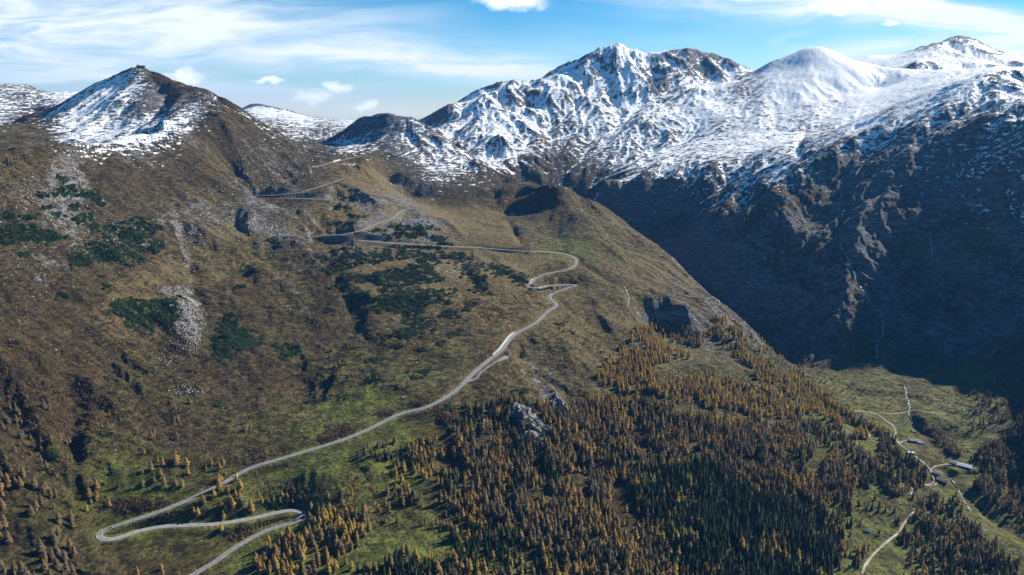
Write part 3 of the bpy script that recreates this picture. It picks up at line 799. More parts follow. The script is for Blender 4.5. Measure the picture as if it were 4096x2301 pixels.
warm = .5 + .55 * fbm(X, Y, 300, 5, 110) + .25 * fbm(X, Y, 25, 3, 114)
gold = gold_f(PU, PV) + .35 * fbm(X, Y, 90, 5, 120) + .25 * fbm(X, Y, 18, 3, 124) - .2 * cav
edge_d = np.where(Y < 1250, smooth(road_d, 8.5, 5), smooth(road_d, 13, 6)) * smooth(Y, 600, 700)


def grid_mesh(name, X, Y, Z):
    na, nl = X.shape
    me = bpy.data.meshes.new(name)
    n = na * nl
    me.vertices.add(n)
    me.vertices.foreach_set('co', np.stack([X, Y, Z], -1).astype(np.float32).ravel())
    I = np.arange(n, dtype=np.int32).reshape(na, nl)
    Q = np.stack([I[:-1, :-1], I[1:, :-1], I[1:, 1:], I[:-1, 1:]], -1).reshape(-1, 4)
    me.loops.add(Q.size)
    me.loops.foreach_set('vertex_index', Q.ravel())
    me.polygons.add(len(Q))
    me.polygons.foreach_set('loop_start', np.arange(0, Q.size, 4, dtype=np.int32))
    me.polygons.foreach_set('use_smooth', np.ones(len(Q), dtype=bool))
    me.update(calc_edges=True)
    return me


def fattr(me, name, vals):
    at = me.attributes.new(name, 'FLOAT', 'POINT')
    at.data.foreach_set('value', np.ascontiguousarray(vals, dtype=np.float32).ravel())


def cattr(me, name, cols):
    at = me.attributes.new(name, 'FLOAT_COLOR', 'POINT')
    c = np.ones((len(cols), 4), np.float32)
    c[:, :cols.shape[1]] = cols
    at.data.foreach_set('color', c.ravel())


def tag(o, label=None, cat=None, group=None, kind=None):
    if label: o['label'] = label
    if cat: o['category'] = cat
    if group: o['group'] = group
    if kind: o['kind'] = kind
    return o


def link(name, me, m=None, parent=None):
    o = bpy.data.objects.new(name, me)
    C.objects.link(o)
    if m is not None and not me.materials:
        me.materials.append(m)
    if parent is not None:
        o.parent = parent
    return o


def material(name):
    m = bpy.data.materials.new(name)
    m.use_nodes = True
    w = NT(m.node_tree)
    for n in list(w.n):
        w.n.remove(n)
    out = w.node('ShaderNodeOutputMaterial')
    b = w.node('ShaderNodeBsdfPrincipled')
    w.l.new(b.outputs[0], out.inputs[0])
    b.inputs['Roughness'].default_value = .9
    b.inputs['Specular IOR Level'].default_value = .2
    return m, w, b


def mat_terrain():
    m, w, b = material('mountain_ground')
    geo = w.node('ShaderNodeNewGeometry')
    P = geo.outputs['Position']
    at = w.node('ShaderNodeAttribute', attribute_name='cover')
    sn, rk, gr = w.xyz(at.outputs['Color'])[:3]
    at2 = w.node('ShaderNodeAttribute', attribute_name='cover_b')
    wm, vr, gd = w.xyz(at2.outputs['Color'])[:3]
    flat = w.vmath('MULTIPLY', P, (1, 1, 4.5))       # stretched along the contour lines
    n1 = w.noise(P, .035, 10, .62)
    n2 = w.noise(flat, .05, 10, .66)
    n3 = w.noise(P, .16, 8, .65)
    n4 = w.noise(flat, .012, 8, .6, .6)
    # grass and heath
    brown = w.mix(w.step(n2, .38, .64), (.013, .010, .004), (.105, .074, .030))
    rust = w.mix(w.step(n1, .35, .65), (.015, .011, .005), (.112, .078, .029))
    heath = w.mix(w.step(wm, .3, .8), brown, rust)
    olive = w.mix(w.step(n2, .36, .62), (.013, .013, .004), (.118, .104, .027))
    lush = w.mix(w.step(n1, .35, .62), (.046, .054, .010), (.150, .165, .033))
    g = w.math('ADD', w.math('SUBTRACT', gr, .12), w.math('MULTIPLY', w.math('SUBTRACT', n4, .5), .8))
    c = w.mix(w.step(g, .15, .55), heath, olive)
    c = w.mix(w.step(g, .65, .95), c, lush)
    gf = w.step(w.math('ADD', gd, w.math('MULTIPLY', w.math('SUBTRACT', n2, .5), .9)), .25, .75)
    c = w.mix(w.math('MULTIPLY', gf, .8), c, w.mix(n3, (.100, .072, .027), (.27, .20, .085)))
    # bleached tufts
    c = w.mix(w.math('MULTIPLY', w.step(n3, .56, .72), .55), c, (.19, .145, .07))
    c = w.mix(w.math('MULTIPLY', w.step(n3, .46, .34), .75), c, (.010, .009, .005))
    n6 = w.noise(w.vmath('MULTIPLY', P, (1, 1, 11.0)), .075, 5, .6, .5)
    c = w.mix(w.math('MULTIPLY', w.step(n6, .50, .36), .75), c, (.010, .010, .005))
    # rock and scree
    vor = w.node('ShaderNodeTexVoronoi')
    w.put(vor.inputs['Vector'], P)
    vor.inputs['Scale'].default_value = .22
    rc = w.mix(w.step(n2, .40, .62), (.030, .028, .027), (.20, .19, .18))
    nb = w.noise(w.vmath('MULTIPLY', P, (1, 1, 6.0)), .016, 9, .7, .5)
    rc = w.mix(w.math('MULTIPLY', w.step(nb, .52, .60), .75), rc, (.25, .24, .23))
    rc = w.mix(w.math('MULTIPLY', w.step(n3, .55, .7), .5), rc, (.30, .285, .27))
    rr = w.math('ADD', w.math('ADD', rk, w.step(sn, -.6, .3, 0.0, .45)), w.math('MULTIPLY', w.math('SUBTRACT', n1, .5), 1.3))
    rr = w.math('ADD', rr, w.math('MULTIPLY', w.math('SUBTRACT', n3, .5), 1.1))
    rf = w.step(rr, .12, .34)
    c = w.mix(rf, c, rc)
    # single pale stones lying on the turf
    stone = w.math('MULTIPLY', w.step(vor.outputs['Distance'], .34, .16), w.step(w.math('ADD', rk, w.math('MULTIPLY', n1, .6)), .1, .5))
    c = w.mix(w.math('MULTIPLY', stone, .5), c, (.30, .29, .275))
    # verge of the road
    c = w.mix(w.math('MULTIPLY', vr, w.step(n3, .35, .6, .35, .8)), c, (.20, .155, .10))
    # snow
    n5 = w.noise(w.vmath('MULTIPLY', P, (1, 1, 7.0)), .022, 10, .72, .3)
    ss = w.math('ADD', w.math('MULTIPLY', sn, .85), w.math('MULTIPLY', w.math('SUBTRACT', n2, .5), 1.6))
    ss = w.math('ADD', ss, w.math('MULTIPLY', w.math('SUBTRACT', n3, .5), .9))
    ss = w.math('ADD', ss, w.math('MULTIPLY', w.math('SUBTRACT', n5, .5), 2.8))
    sf = w.step(ss, .05, .14)
    c = w.mix(sf, c, (.88, .90, .92))
    w.put(b.inputs['Base Color'], c)
    w.put(b.inputs['Roughness'], w.mix(sf, (.95, .95, .95), (.7, .7, .7)))
    tus = w.math('MULTIPLY', n6, w.math('SUBTRACT', 1.0, sf))
    hgt = w.math('ADD', w.math('ADD', w.math('MULTIPLY', n2, 10.0), w.math('MULTIPLY', n3, 3.2)), w.math('MULTIPLY', tus, 4.5))
    bp = w.node('ShaderNodeBump')
    bp.inputs['Distance'].default_value = 1.0
    w.put(bp.inputs['Strength'], w.math('SUBTRACT', 1.0, w.math('MULTIPLY', sf, .55)))
    w.put(bp.inputs['Height'], hgt)
    w.l.new(bp.outputs[0], b.inputs['Normal'])
    return m


me = grid_mesh('terrain', X, Y, Z)
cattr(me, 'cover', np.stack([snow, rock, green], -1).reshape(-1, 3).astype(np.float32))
cattr(me, 'cover_b', np.stack([warm, edge_d, gold], -1).reshape(-1, 3).astype(np.float32))
M_GROUND = mat_terrain()
ter = link('terrain', me, M_GROUND)
tag(ter, kind='structure')

# ------------------------------------------------------------------ air
def box_mesh(name, x0, x1, y0, y1, z0, z1):
    v = [(x, y, z) for z in (z0, z1) for y in (y0, y1) for x in (x0, x1)]
    f = [(0, 2, 3, 1), (4, 5, 7, 6), (0, 1, 5, 4), (2, 6, 7, 3), (0, 4, 6, 2), (1, 3, 7, 5)]
    me = bpy.data.meshes.new(name)
    me.from_pydata(v, [], f)
    return me


def build_haze():
    me = box_mesh('haze', X.min() - 50, X.max() + 50, -60, Y.max() + 50, Z.min() - 1.0, max(Z.max(), 0) + 20)
    m = bpy.data.materials.new('haze_air')
    m.use_nodes = True
    w = NT(m.node_tree)
    for n in list(w.n):
        w.n.remove(n)
    out = w.node('ShaderNodeOutputMaterial')
    pv = w.node('ShaderNodeVolumePrincipled')
    pv.inputs['Color'].default_value = (.15, .42, 1.0, 1)
    pv.inputs['Density'].default_value = 2.0e-5
    pv.inputs['Anisotropy'].default_value = 0.0
    w.l.new(pv.outputs[0], out.inputs['Volume'])
    o = link('haze', me, m)
    tag(o, kind='stuff')
    o['label'] = 'thin blue haze over the whole valley'


build_haze()


# ------------------------------------------------------------------ plain mesh helpers
class MB:
    def __init__(s):
        s.v = []
        s.f = []
        s.n = 0

    def add(s, v, f):
        v = np.asarray(v, float)
        s.v.append(v)
        s.f += [tuple(i + s.n for i in q) for q in f]
        s.n += len(v)

    def box(s, x0, x1, y0, y1, z0, z1, M=None):
        v = np.array([(x, y, z) for z in (z0, z1) for y in (y0, y1) for x in (x0, x1)], float)
        if M is not None:
            v = v @ np.array(M.to_3x3()).T + np.array(M.translation)
        s.add(v, [(0, 2, 3, 1), (4, 5, 7, 6), (0, 1, 5, 4), (2, 6, 7, 3), (0, 4, 6, 2), (1, 3, 7, 5)])

    def prism(s, prof, x0, x1):
        """profile in (y, z), pushed along x"""
        n = len(prof)
        v = [(x0, y, z) for y, z in prof] + [(x1, y, z) for y, z in prof]
        f = [tuple(range(n))[::-1], tuple(range(n, 2 * n))] + [(i, (i + 1) % n, n + (i + 1) % n, n + i) for i in range(n)]
        s.add(v, f)

    def ring(s, p, axis, r, w, n=14):
        """a short cylinder, axis along x or y"""
        v = []
        for k in (-w / 2, w / 2):
            for i in range(n):
                a = 2 * math.pi * i / n
                if axis == 'y':
                    v.append((p[0] + r * math.cos(a), p[1] + k, p[2] + r * math.sin(a)))
                else:
                    v.append((p[0] + k, p[1] + r * math.cos(a), p[2] + r * math.sin(a)))
        s.add(v, [tuple(range(n))[::-1], tuple(range(n, 2 * n))] + [(i, (i + 1) % n, n + (i + 1) % n, n + i) for i in range(n)])

    def cyl(s, p, r0, r1, h, n=8):
        v = [(p[0] + r * math.cos(2 * math.pi * i / n), p[1] + r * math.sin(2 * math.pi * i / n), p[2] + z) for r, z in ((r0, 0), (r1, h)) for i in range(n)]
        s.add(v, [tuple(range(n))[::-1], tuple(range(n, 2 * n))] + [(i, (i + 1) % n, n + (i + 1) % n, n + i) for i in range(n)])

    def mesh(s, name, m=None):
        me = bpy.data.meshes.new(name)
        me.from_pydata(np.vstack(s.v).tolist(), [], s.f)
        if m:
            me.materials.append(m)
        return me

    def build(s, name, m=None, parent=None):
        return link(name, s.mesh(name, m), None, parent)


def simple_mat(name, c1, c2, scale=1.0, rough=.85, metal=0.0, spec=.3, bump=0.0, stretch=(1, 1, 1)):
    m, w, b = material(name)
    geo = w.node('ShaderNodeTexCoord')
    n = w.noise(w.vmath('MULTIPLY', geo.outputs['Object'], stretch), scale, 7, .6)
    w.put(b.inputs['Base Color'], w.mix(w.step(n, .32, .68), c1, c2))
    b.inputs['Roughness'].default_value = rough
    b.inputs['Metallic'].default_value = metal
    b.inputs['Specular IOR Level'].default_value = spec
    if bump:
        bp = w.node('ShaderNodeBump')
        bp.inputs['Distance'].default_value = bump
        w.put(bp.inputs['Height'], n)
        w.l.new(bp.outputs[0], b.inputs['Normal'])
    return m


M_ASPHALT = simple_mat('asphalt', (.15, .15, .155), (.22, .22, .225), .12, .8, 0, .4)
M_PAINT = simple_mat('road_paint', (.6, .6, .58), (.78, .78, .76), .5, .7)
M_TRACK = simple_mat('gravel_track', (.24, .21, .165), (.42, .38, .31), .15, .95)
M_WATER = simple_mat('white_water', (.16, .20, .23), (.60, .64, .67), .25, .35, 0, .6)
M_CONC = simple_mat('concrete', (.30, .29, .27), (.46, .45, .42), .3, .9)
M_STONEWALL = simple_mat('pale_stone_wall', (.34, .32, .28), (.58, .55, .5), .5, .9, bump=.2)
M_WOOD = simple_mat('weathered_boards', (.06, .038, .024), (.13, .085, .055), 1.2, .8, stretch=(1, 1, .15))
M_PLASTER = simple_mat('pale_plaster', (.55, .52, .47), (.68, .65, .6), .8, .9)
M_METAL = simple_mat('blue_grey_sheet_roof', (.36, .42, .48), (.46, .52, .58), .5, .35, .6, .5)
M_SLATE = simple_mat('dark_shingle_roof', (.10, .105, .115), (.19, .195, .205), 1.0, .7)
M_REDROOF = simple_mat('pinkish_roof', (.36, .24, .19), (.5, .36, .3), .8, .8)
M_GLASSY = simple_mat('window_glass', (.02, .025, .03), (.05, .06, .07), .5, .12, 0, .8)
M_ROCK = None


def ribbon(name, P, half, m, lift=0.0, skirt=1.0, closed_ends=True, wob=0.0):
    d = np.gradient(P[:, :2], axis=0)
    d /= np.linalg.norm(d, axis=1)[:, None] + 1e-9
    nx, ny = d[:, 1], -d[:, 0]
    h = np.full(len(P), half) if np.isscalar(half) else half
    if wob:
        s_ = np.arange(len(P)) * 1.0
        h = h * (1 + wob * perlin(s_ * .21, s_ * 0 + 3.3, len(P) & 7))
    rows = []
    for sx, dz in ((-1, -skirt), (-1, 0), (1, 0), (1, -skirt)):
        rows.append(np.stack([P[:, 0] + nx * h * sx, P[:, 1] + ny * h * sx, P[:, 2] + lift + dz], 1))
    n = len(P)
    v = np.vstack(rows)
    f = []
    for k in range(3):
        for i in range(n - 1):
            f.append((k * n + i, (k + 1) * n + i, (k + 1) * n + i + 1, k * n + i + 1))
    me = bpy.data.meshes.new(name)
    me.from_pydata(v.tolist(), [], f)
    me.update()
    return link(name, me, m)


def offset_line(P, off):
    d = np.gradient(P[:, :2], axis=0)
    d /= np.linalg.norm(d, axis=1)[:, None] + 1e-9
    return np.c_[P[:, 0] + d[:, 1] * off, P[:, 1] - d[:, 0] * off, P[:, 2]]


def build_roads():
    for k, P in enumerate(roads):
        P = P.copy()
        o = ribbon('road', P, 4.3 if k == 0 else 5.0, M_ASPHALT, .35 if k == 0 else .7, 1.4)
        tag(o, kind='structure')
        mb = MB()
        for off, w_ in ((-3.75, .17), (3.75, .17)):
            Q = offset_line(P, off)
            A = offset_line(Q, -w_)
            B = offset_line(Q, w_)
            n = len(Q)
            v = np.vstack([A, B])
            v[:, 2] += .41
            mb.add(v, [(i, n + i, n + i + 1, i + 1) for i in range(n - 1)])
        A = offset_line(P, -.13)
        B = offset_line(P, .13)
        n = len(P)
        v = np.vstack([A, B])
        v[:, 2] += .41
        mb.add(v, [(i, n + i, n + i + 1, i + 1) for i in range(n - 1) if i % 4 < 2])
        tag(mb.build('road_markings', M_PAINT), kind='structure')


build_roads()
for k, P in tracks.items():
    if k == 'lot':
        u = np.linspace(0, 1, len(P))
        half = 2.4 + 7.0 * smooth(u, .72, .9) * smooth(u, 1.02, .96) + 3.5 * smooth(u, .2, .02)
        o = ribbon('parking_lane', P, half, M_ASPHALT, .45, 1.2)
    else:
        o = ribbon('path', P, 1.3 if k not in ('hamlet', 'lower', 'barn') else 1.9, M_TRACK, .35, 1.2, wob=.5)
    tag(o, kind='structure')
for k, (P, w_) in streams.items():
    n = len(P)
    P = P.copy()
    s_ = np.arange(n) * 1.0
    P[:, 0] += w_ * .5 * perlin(s_ * .33, s_ * 0 + 1.7, 2)
    P[:, 2] = HZ(P[:, 0], P[:, 1]) + .5
    hw = w_ * .5 * np.clip(.42 + 1.5 * perlin(s_ * .45, s_ * 0 + 8.1, n & 7), .06, 1.2)
    o = ribbon('stream', P, hw, M_WATER, .3, .9)
    tag(o, kind='structure')


# ------------------------------------------------------------------ bridges and walls of the road
def build_viaduct(P, label):
    root = bpy.data.objects.new('road_viaduct', None)
    C.objects.link(root)
    c = P[len(P) // 2]
    root.location = (c[0], c[1], c[2] - 9)
    tag(root, label, 'viaduct', 'viaducts carrying the mountain road')
    L = P - np.array(root.location)
    d = np.gradient(L[:, :2], axis=0)
    d /= np.linalg.norm(d, axis=1)[:, None]
    n = len(L)
    rows = []
    for sx, dz in ((-4.8, -1.4), (-4.8, -.1), (4.8, -.1), (4.8, -1.4)):
        rows.append(np.stack([L[:, 0] + d[:, 1] * sx, L[:, 1] - d[:, 0] * sx, L[:, 2] + dz], 1))
    mb = MB()
    mb.add(np.vstack(rows), [(k * n + i, ((k + 1) % 4) * n + i, ((k + 1) % 4) * n + i + 1, k * n + i + 1) for k in range(4) for i in range(n - 1)] + [(0, n, 2 * n, 3 * n), (n - 1, 4 * n - 1, 3 * n - 1, 2 * n - 1)])
    mb.build('deck', M_CONC, root)
    for sx in (-4.65, 4.65):
        mb = MB()
        rows = [np.stack([L[:, 0] + d[:, 1] * (sx + e), L[:, 1] - d[:, 0] * (sx + e), L[:, 2] + dz], 1) for e, dz in ((-.12, -.08), (-.12, .95), (.12, .95), (.12, -.08))]
        mb.add(np.vstack(rows), [(k * n + i, ((k + 1) % 4) * n + i, ((k + 1) % 4) * n + i + 1, k * n + i + 1) for k in range(4) for i in range(n - 1)])
        mb.build('parapet', M_CONC, root)
    for i in range(3, n - 2, 5):
        for sx in (-3.9, 3.9):
            x, y = P[i, 0] + d[i, 1] * sx, P[i, 1] - d[i, 0] * sx
            g = float(HZ(x, y))
            if P[i, 2] - 1.5 - g > 1.2:
                mb = MB()
                h = P[i, 2] - 1.42 - (g - 1.2)
                M = Matrix.Translation((x - root.location[0], y - root.location[1], g - 1.2 - root.location[2])) @ Matrix.Rotation(math.atan2(d[i, 1], d[i, 0]), 4, 'Z')
                mb.box(-.55, .55, -.7, .7, 0, h, M)
                mb.build('pillar', M_CONC, root)


build_viaduct(VIADUCTS[0], 'long low concrete viaduct on short pillars along the hillside above the looping bends')
build_viaduct(VIADUCTS[1], 'short concrete viaduct on tall pillars where the middle hairpin juts out')


def build_wall(P, off, h, thick, label):
    Q = offset_line(P, off)
    c = Q[len(Q) // 2].copy()
    L = Q - c
    A = offset_line(Q, -thick / 2) - c
    B = offset_line(Q, thick / 2) - c
    n = len(L)
    prof = np.sin(np.linspace(.25, math.pi - .25, n)) ** .6
    top = (h * prof)[:, None] * np.array([[0, 0, 1.0]])
    mb = MB()
    mb.add(np.vstack([A - (0, 0, 1), A + top, B + top, B - (0, 0, 1)]), [(k * n + i, ((k + 1) % 4) * n + i, ((k + 1) % 4) * n + i + 1, k * n + i + 1) for k in range(4) for i in range(n - 1)] + [(0, n, 2 * n, 3 * n), (n - 1, 4 * n - 1, 3 * n - 1, 2 * n - 1)])
    o = mb.build('retaining_wall', M_STONEWALL)
    o.location = c
    tag(o, label, 'wall')


build_wall(road_span(0, (1245, 896), (1300, 838)), -6.0, 7.0, 1.6, 'pale stone retaining wall on the uphill side of the straight climbing road')
build_wall(road_span(0, (1335, 716), (1345, 703)), -5.4, 3.0, 1.2, 'grey retaining wall in the cutting above the short viaduct')


# ------------------------------------------------------------------ buildings
def gable(root, x0, x1, y0, y1, z0, ze, rise, wall_m, roof_m, over=1.0, windows=0, chimney=False, names=('wall', 'roof')):
    mb = MB()
    ym = (y0 + y1) / 2
    mb.prism([(y0, z0), (y1, z0), (y1, ze), (ym, ze + rise), (y0, ze)], x0, x1)
    mb.build(names[0], wall_m, root)
    mb = MB()
    k = rise / (ym - y0)
    t = .35
    mb.prism([(y0 - over, ze - over * k + .06), (ym, ze + rise + .06), (y1 + over, ze - over * k + .06), (y1 + over, ze - over * k + t), (ym, ze + rise + t + .1), (y0 - over, ze - over * k + t)], x0 - over, x1 + over)
    rf = mb.build(names[1], roof_m, root)
    if chimney:
        mb = MB()
        mb.box(x0 + (x1 - x0) * .3, x0 + (x1 - x0) * .3 + .9, ym + 1, ym + 1.9, ze + rise * .4, ze + rise + 1.5)
        mb.build('chimney', M_PLASTER, rf)
    for i in range(windows):
        x = x0 + (x1 - x0) * (i + .5) / windows
        for yy, s in ((y0, -1), (y1, 1)):
            mb = MB()
            ya, yb = sorted((yy + .03 * s, yy + .12 * s))
            zc = z0 + (ze - z0) * .62 if ze - z0 < 6 else z0 + (ze - z0) * .7
            mb.box(x - .65, x + .65, ya, yb, zc - .6, zc + .6)
            mb.build('window', M_GLASSY, root)
    mb = MB()
    mb.box(x1 + .02, x1 + .14, ym - 1.1, ym + 1.1, z0 + .8, z0 + 3.2)
    mb.build('door', M_WOOD, root)


def place(name, key, yaw, label, cat, group=None):
    o = bpy.data.objects.new(name, None)
    C.objects.link(o)
    p = spots[key] if isinstance(key, str) else key
    o.location = (p[0], p[1], float(HZ(p[0], p[1])) - .5)
    o.rotation_euler = (0, 0, R(yaw))
    tag(o, label, cat, group)
    return o


b_ = place('cattle_barn', 'barn', -38, 'long low barn with a bright blue-grey sheet roof at the end of the gravel drive', 'barn', 'buildings of the valley hamlet')
gable(b_, -9, 20, -7, 7, 0, 4.0, 2.1, M_WOOD, M_METAL, 1.4, 6)
gable(b_, -21, -9.1, -8, 6, 0, 5.6, 2.3, M_WOOD, M_SLATE, 1.2, 2, names=('annex_wall', 'annex_roof'))
b_ = place('farmhouse', 'farm', -48, 'large alpine farmhouse with dark shingle roof beside the valley track', 'house', 'buildings of the valley hamlet')
gable(b_, -9.5, 9.5, -7, 7, 0, 5.8, 2.8, M_WOOD, M_SLATE, 1.6, 4, True)
b_ = place('farmhouse', 'farm_low', -48, 'smaller farmhouse with a pinkish roof just above the large dark-roofed one', 'house', 'buildings of the valley hamlet')
gable(b_, -8, 8, -6, 6, 0, 4.5, 2.4, M_PLASTER, M_REDROOF, 1.2, 3, True)
b_ = place('mountain_lodge', 'lodge', -12, 'flat grey lodge with wide low roof on the shelf above the stream ravine', 'lodge', 'buildings of the valley hamlet')
gable(b_, -13, 13, -5.5, 5.5, 0, 4.5, 1.6, M_WOOD, M_SLATE, 1.2, 5)
gable(b_, 3, 15, -9.5, -5.6, 0, 3.2, .8, M_WOOD, M_METAL, .6, 0, names=('annex_wall', 'annex_roof'))
b_ = place('shed', 'shed', -10, 'small open shed with a pale roof left of the hamlet track', 'shed')
gable(b_, -7, 7, -4, 4, 0, 3.2, 1.3, M_WOOD, M_METAL, .8, 0)
b_ = place('log_hut', 'hut', -35, 'lone log hut in the clearing beside the larches above the lower path', 'hut')
gable(b_, -5, 5, -3.5, 3.5, 0, 2.8, 1.8, M_WOOD, M_METAL, .8, 1, True)
b_ = place('hay_hut', 'hay_hut', 5, 'tiny hay hut at the edge of the ravine above the flat grey lodge', 'hut')
gable(b_, -5, 5, -3, 3, 0, 2.6, 1.4, M_WOOD, M_SLATE, .7, 0)
b_ = place('alpine_hut', 'far_hut', 8, 'small pale hut on the golden meadow behind the middle hill', 'hut')
gable(b_, -9, 9, -5, 5, 0, 4.0, 2.0, M_PLASTER, M_METAL, .9, 2)
b_ = place('mountain_inn', 'inn', 5, 'stone inn on the snowy plateau beyond the brown ridge', 'inn')
gable(b_, -18, 18, -7, 7, 0, 8.5, 3.5, M_STONEWALL, M_SLATE, 1.2, 6, True)
# summit lookout
u_, v_ = 352, 177
a_, t_ = uv2at(u_, v_)
ix_ = int(round((float(a_) - A0) / (A1 - A0) * (NA - 1)))
jj = np.where((gl > math.log(2900)) & (gl < math.log(3500)))[0]
j_ = jj[np.argmax(Z[ix_, jj] / Y[ix_, jj])]
ps = np.array([X[ix_, j_], Y[ix_, j_], Z[ix_, j_]])
b_ = place('summit_lodge', ps, 4, 'stone lodge with a lookout tower on top of the pointed left mountain', 'lodge')
gable(b_, -2, 22, -6, 6, -8, 3.6, 2.0, M_WOOD, M_SLATE, 1.2, 5)
mb = MB()
mb.box(-11, -3, -4, 4, -8, 7.0)
mb.box(-11.6, -2.4, -4.6, 4.6, 7.0, 7.7)
mb.build('tower', M_WOOD, b_)
mb = MB()
mb.cyl((-7, 0, 7.7), .18, .08, 6.5, 6)
mb.build('mast', M_CONC, b_)
b_ = place('relay_hut', ps + (-36, 4, 0), 0, 'small square relay hut on the left shoulder of the pointed summit', 'hut')
b_.location.z = float(HZ(b_.location.x, b_.location.y)) - 1
mb = MB()
mb.box(-5, 5, -4, 4, -5, 5.5)
mb.build('wall', M_STONEWALL, b_)
mb = MB()
mb.prism([(-4.5, 5.5), (4.5, 5.5), (4.5, 5.9), (0, 6.9), (-4.5, 5.9)], -5.5, 5.5)
mb.build('roof', M_SLATE, b_)


# ------------------------------------------------------------------ vehicles
def car_paint(name, c):
    m, w, b = material(name)
    b.inputs['Base Color'].default_value = (*c, 1)
    b.inputs['Roughness'].default_value = .3
    b.inputs['Metallic'].default_value = .2
    b.inputs['Coat Weight'].default_value = .6
    return m


M_TYRE = simple_mat('tyre_rubber', (.015, .015, .015), (.03, .03, .03), 4, .9)
M_LAMP = car_paint('lamp_glass', (.8, .8, .75))
PAINTS = {'white': car_paint('white_car_paint', (.8, .8, .78)), 'black': car_paint('black_car_paint', (.02, .02, .024)), 'grey': car_paint('grey_car_paint', (.22, .23, .25)), 'red': car_paint('dark_red_car_paint', (.22, .03, .03))}


def make_vehicle(kind, paint, key, label, cat, side=1, flip=False):
    k, px = key
    P = roads[k]
    i = nearest(P, px)
    i = min(max(i, 1), len(P) - 2)
    d = P[i + 1, :2] - P[i - 1, :2]
    d /= np.linalg.norm(d)
    yaw = math.atan2(d[1], d[0]) + (math.pi if flip else 0)
    x, y = P[i, 0] + d[1] * 1.9 * side, P[i, 1] - d[0] * 1.9 * side
    root = bpy.data.objects.new(kind, None)
    C.objects.link(root)
    root.location = (x, y, P[i, 2] + .36)
    root.rotation_euler = (0, -math.atan2(P[i + 1, 2] - P[i - 1, 2], np.linalg.norm(P[i + 1, :2] - P[i - 1, :2])) * (-1 if flip else 1), yaw)
    tag(root, label, cat, 'vehicles on the mountain road')
    m = PAINTS[paint]
    if kind == 'motorcycle':
        mb = MB()
        mb.prism([(-.12, .55), (.12, .55), (.14, .95), (-.14, .95)], -.55, .45)
        mb.prism([(-.2, .9), (.2, .9), (.1, 1.25), (-.1, 1.25)], .3, .7)
        mb.build('body', m, root)
        for xx in (-.72, .72):
            mb = MB()
            mb.ring((xx, 0, .32), 'y', .32, .14)
            mb.build('wheel', M_TYRE, root)
        # the rider, one continuous skinned body
        me = bpy.data.meshes.new('person')
        J = [(-.15, 0, .95), (-.08, 0, 1.25), (.06, 0, 1.48), (.12, 0, 1.62), (.14, 0, 1.78), (.10, .22, 1.42), (.32, .34, 1.2), (.55, .34, 1.12), (.10, -.22, 1.42), (.32, -.34, 1.2), (.55, -.34, 1.12), (-.1, .16, .92), (.3, .24, .85), (.08, .24, .42), (.22, .24, .36), (-.1, -.16, .92), (.3, -.24, .85), (.08, -.24, .42), (.22, -.24, .36)]
        E = [(0, 1), (1, 2), (2, 3), (3, 4), (2, 5), (5, 6), (6, 7), (2, 8), (8, 9), (9, 10), (0, 11), (11, 12), (12, 13), (13, 14), (0, 15), (15, 16), (16, 17), (17, 18)]
        me.from_pydata(J, E, [])
        o = link('person', me, simple_mat('rider_suit', (.03, .03, .035), (.06, .06, .07), 3))
        o.location = root.location
        o.rotation_euler = root.rotation_euler
        tag(o, 'person in dark riding gear crouched on the motorcycle', 'person')
        sk = o.modifiers.new('skin', 'SKIN')
        rad = [.17, .19, .17, .08, .14, .09, .06, .05, .09, .06, .05, .12, .09, .06, .06, .12, .09, .06, .06]
        for q, r in zip(me.skin_vertices[0].data, rad):
            q.radius = (r, r)
        me.skin_vertices[0].data[0].use_root = True
        sb = o.modifiers.new('sub', 'SUBSURF')
        sb.levels = sb.render_levels = 1
        return
    van = kind == 'camper_van'
    Lh, Wh, H = (3.2, 1.1, 2.7) if van else (2.25, .9, 1.45)
    mb = MB()
    if van:
        side_p = [(-Lh, .4), (Lh, .4), (Lh, 1.25), (Lh * .72, 1.45), (Lh * .5, 2.2), (Lh * .4, H), (-Lh * .96, H), (-Lh, 2.4)]
    else:
        side_p = [(-Lh, .35), (Lh, .35), (Lh, .72), (Lh * .9, .86), (Lh * .42, .95), (-Lh * .82, .98), (-Lh, .86)]
    n = len(side_p)
    v = [(x_, -Wh, z_) for x_, z_ in side_p] + [(x_, Wh, z_) for x_, z_ in side_p]
    mb.add(v, [tuple(range(n)), tuple(range(n, 2 * n))[::-1]] + [(i_, n + i_, n + (i_ + 1) % n, (i_ + 1) % n) for i_ in range(n)])
    mb.build('body', m, root)
    if not van:
        mb = MB()
        lo, hi = [(Lh * .40, .955), (-Lh * .80, .985)], [(Lh * .12, H), (-Lh * .6, H - .03)]
        v = [(lo[0][0], -Wh + .06, lo[0][1]), (lo[0][0], Wh - .06, lo[0][1]), (lo[1][0], Wh - .06, lo[1][1]), (lo[1][0], -Wh + .06, lo[1][1]),
             (hi[0][0], -Wh + .22, H - .04), (hi[0][0], Wh - .22, H - .04), (hi[1][0], Wh - .22, H - .07), (hi[1][0], -Wh + .22, H - .07)]
        mb.add(v, [(0, 4, 5, 1), (1, 5, 6, 2), (2, 6, 7, 3), (3, 7, 4, 0)])
        mb.build('window_band', M_GLASSY, root)
        mb = MB()
        mb.box(hi[1][0] - .02, hi[0][0] + .02, -Wh + .2, Wh - .2, H - .04, H + .02)
        mb.build('roof', m, root)
    else:
        mb = MB()
        mb.add([(Lh * .74, -.9, 1.5), (Lh * .74, .9, 1.5), (Lh * .52, .9, 2.2), (Lh * .52, -.9, 2.2)], [(0, 1, 2, 3)])
        mb.build('windscreen', M_GLASSY, root)
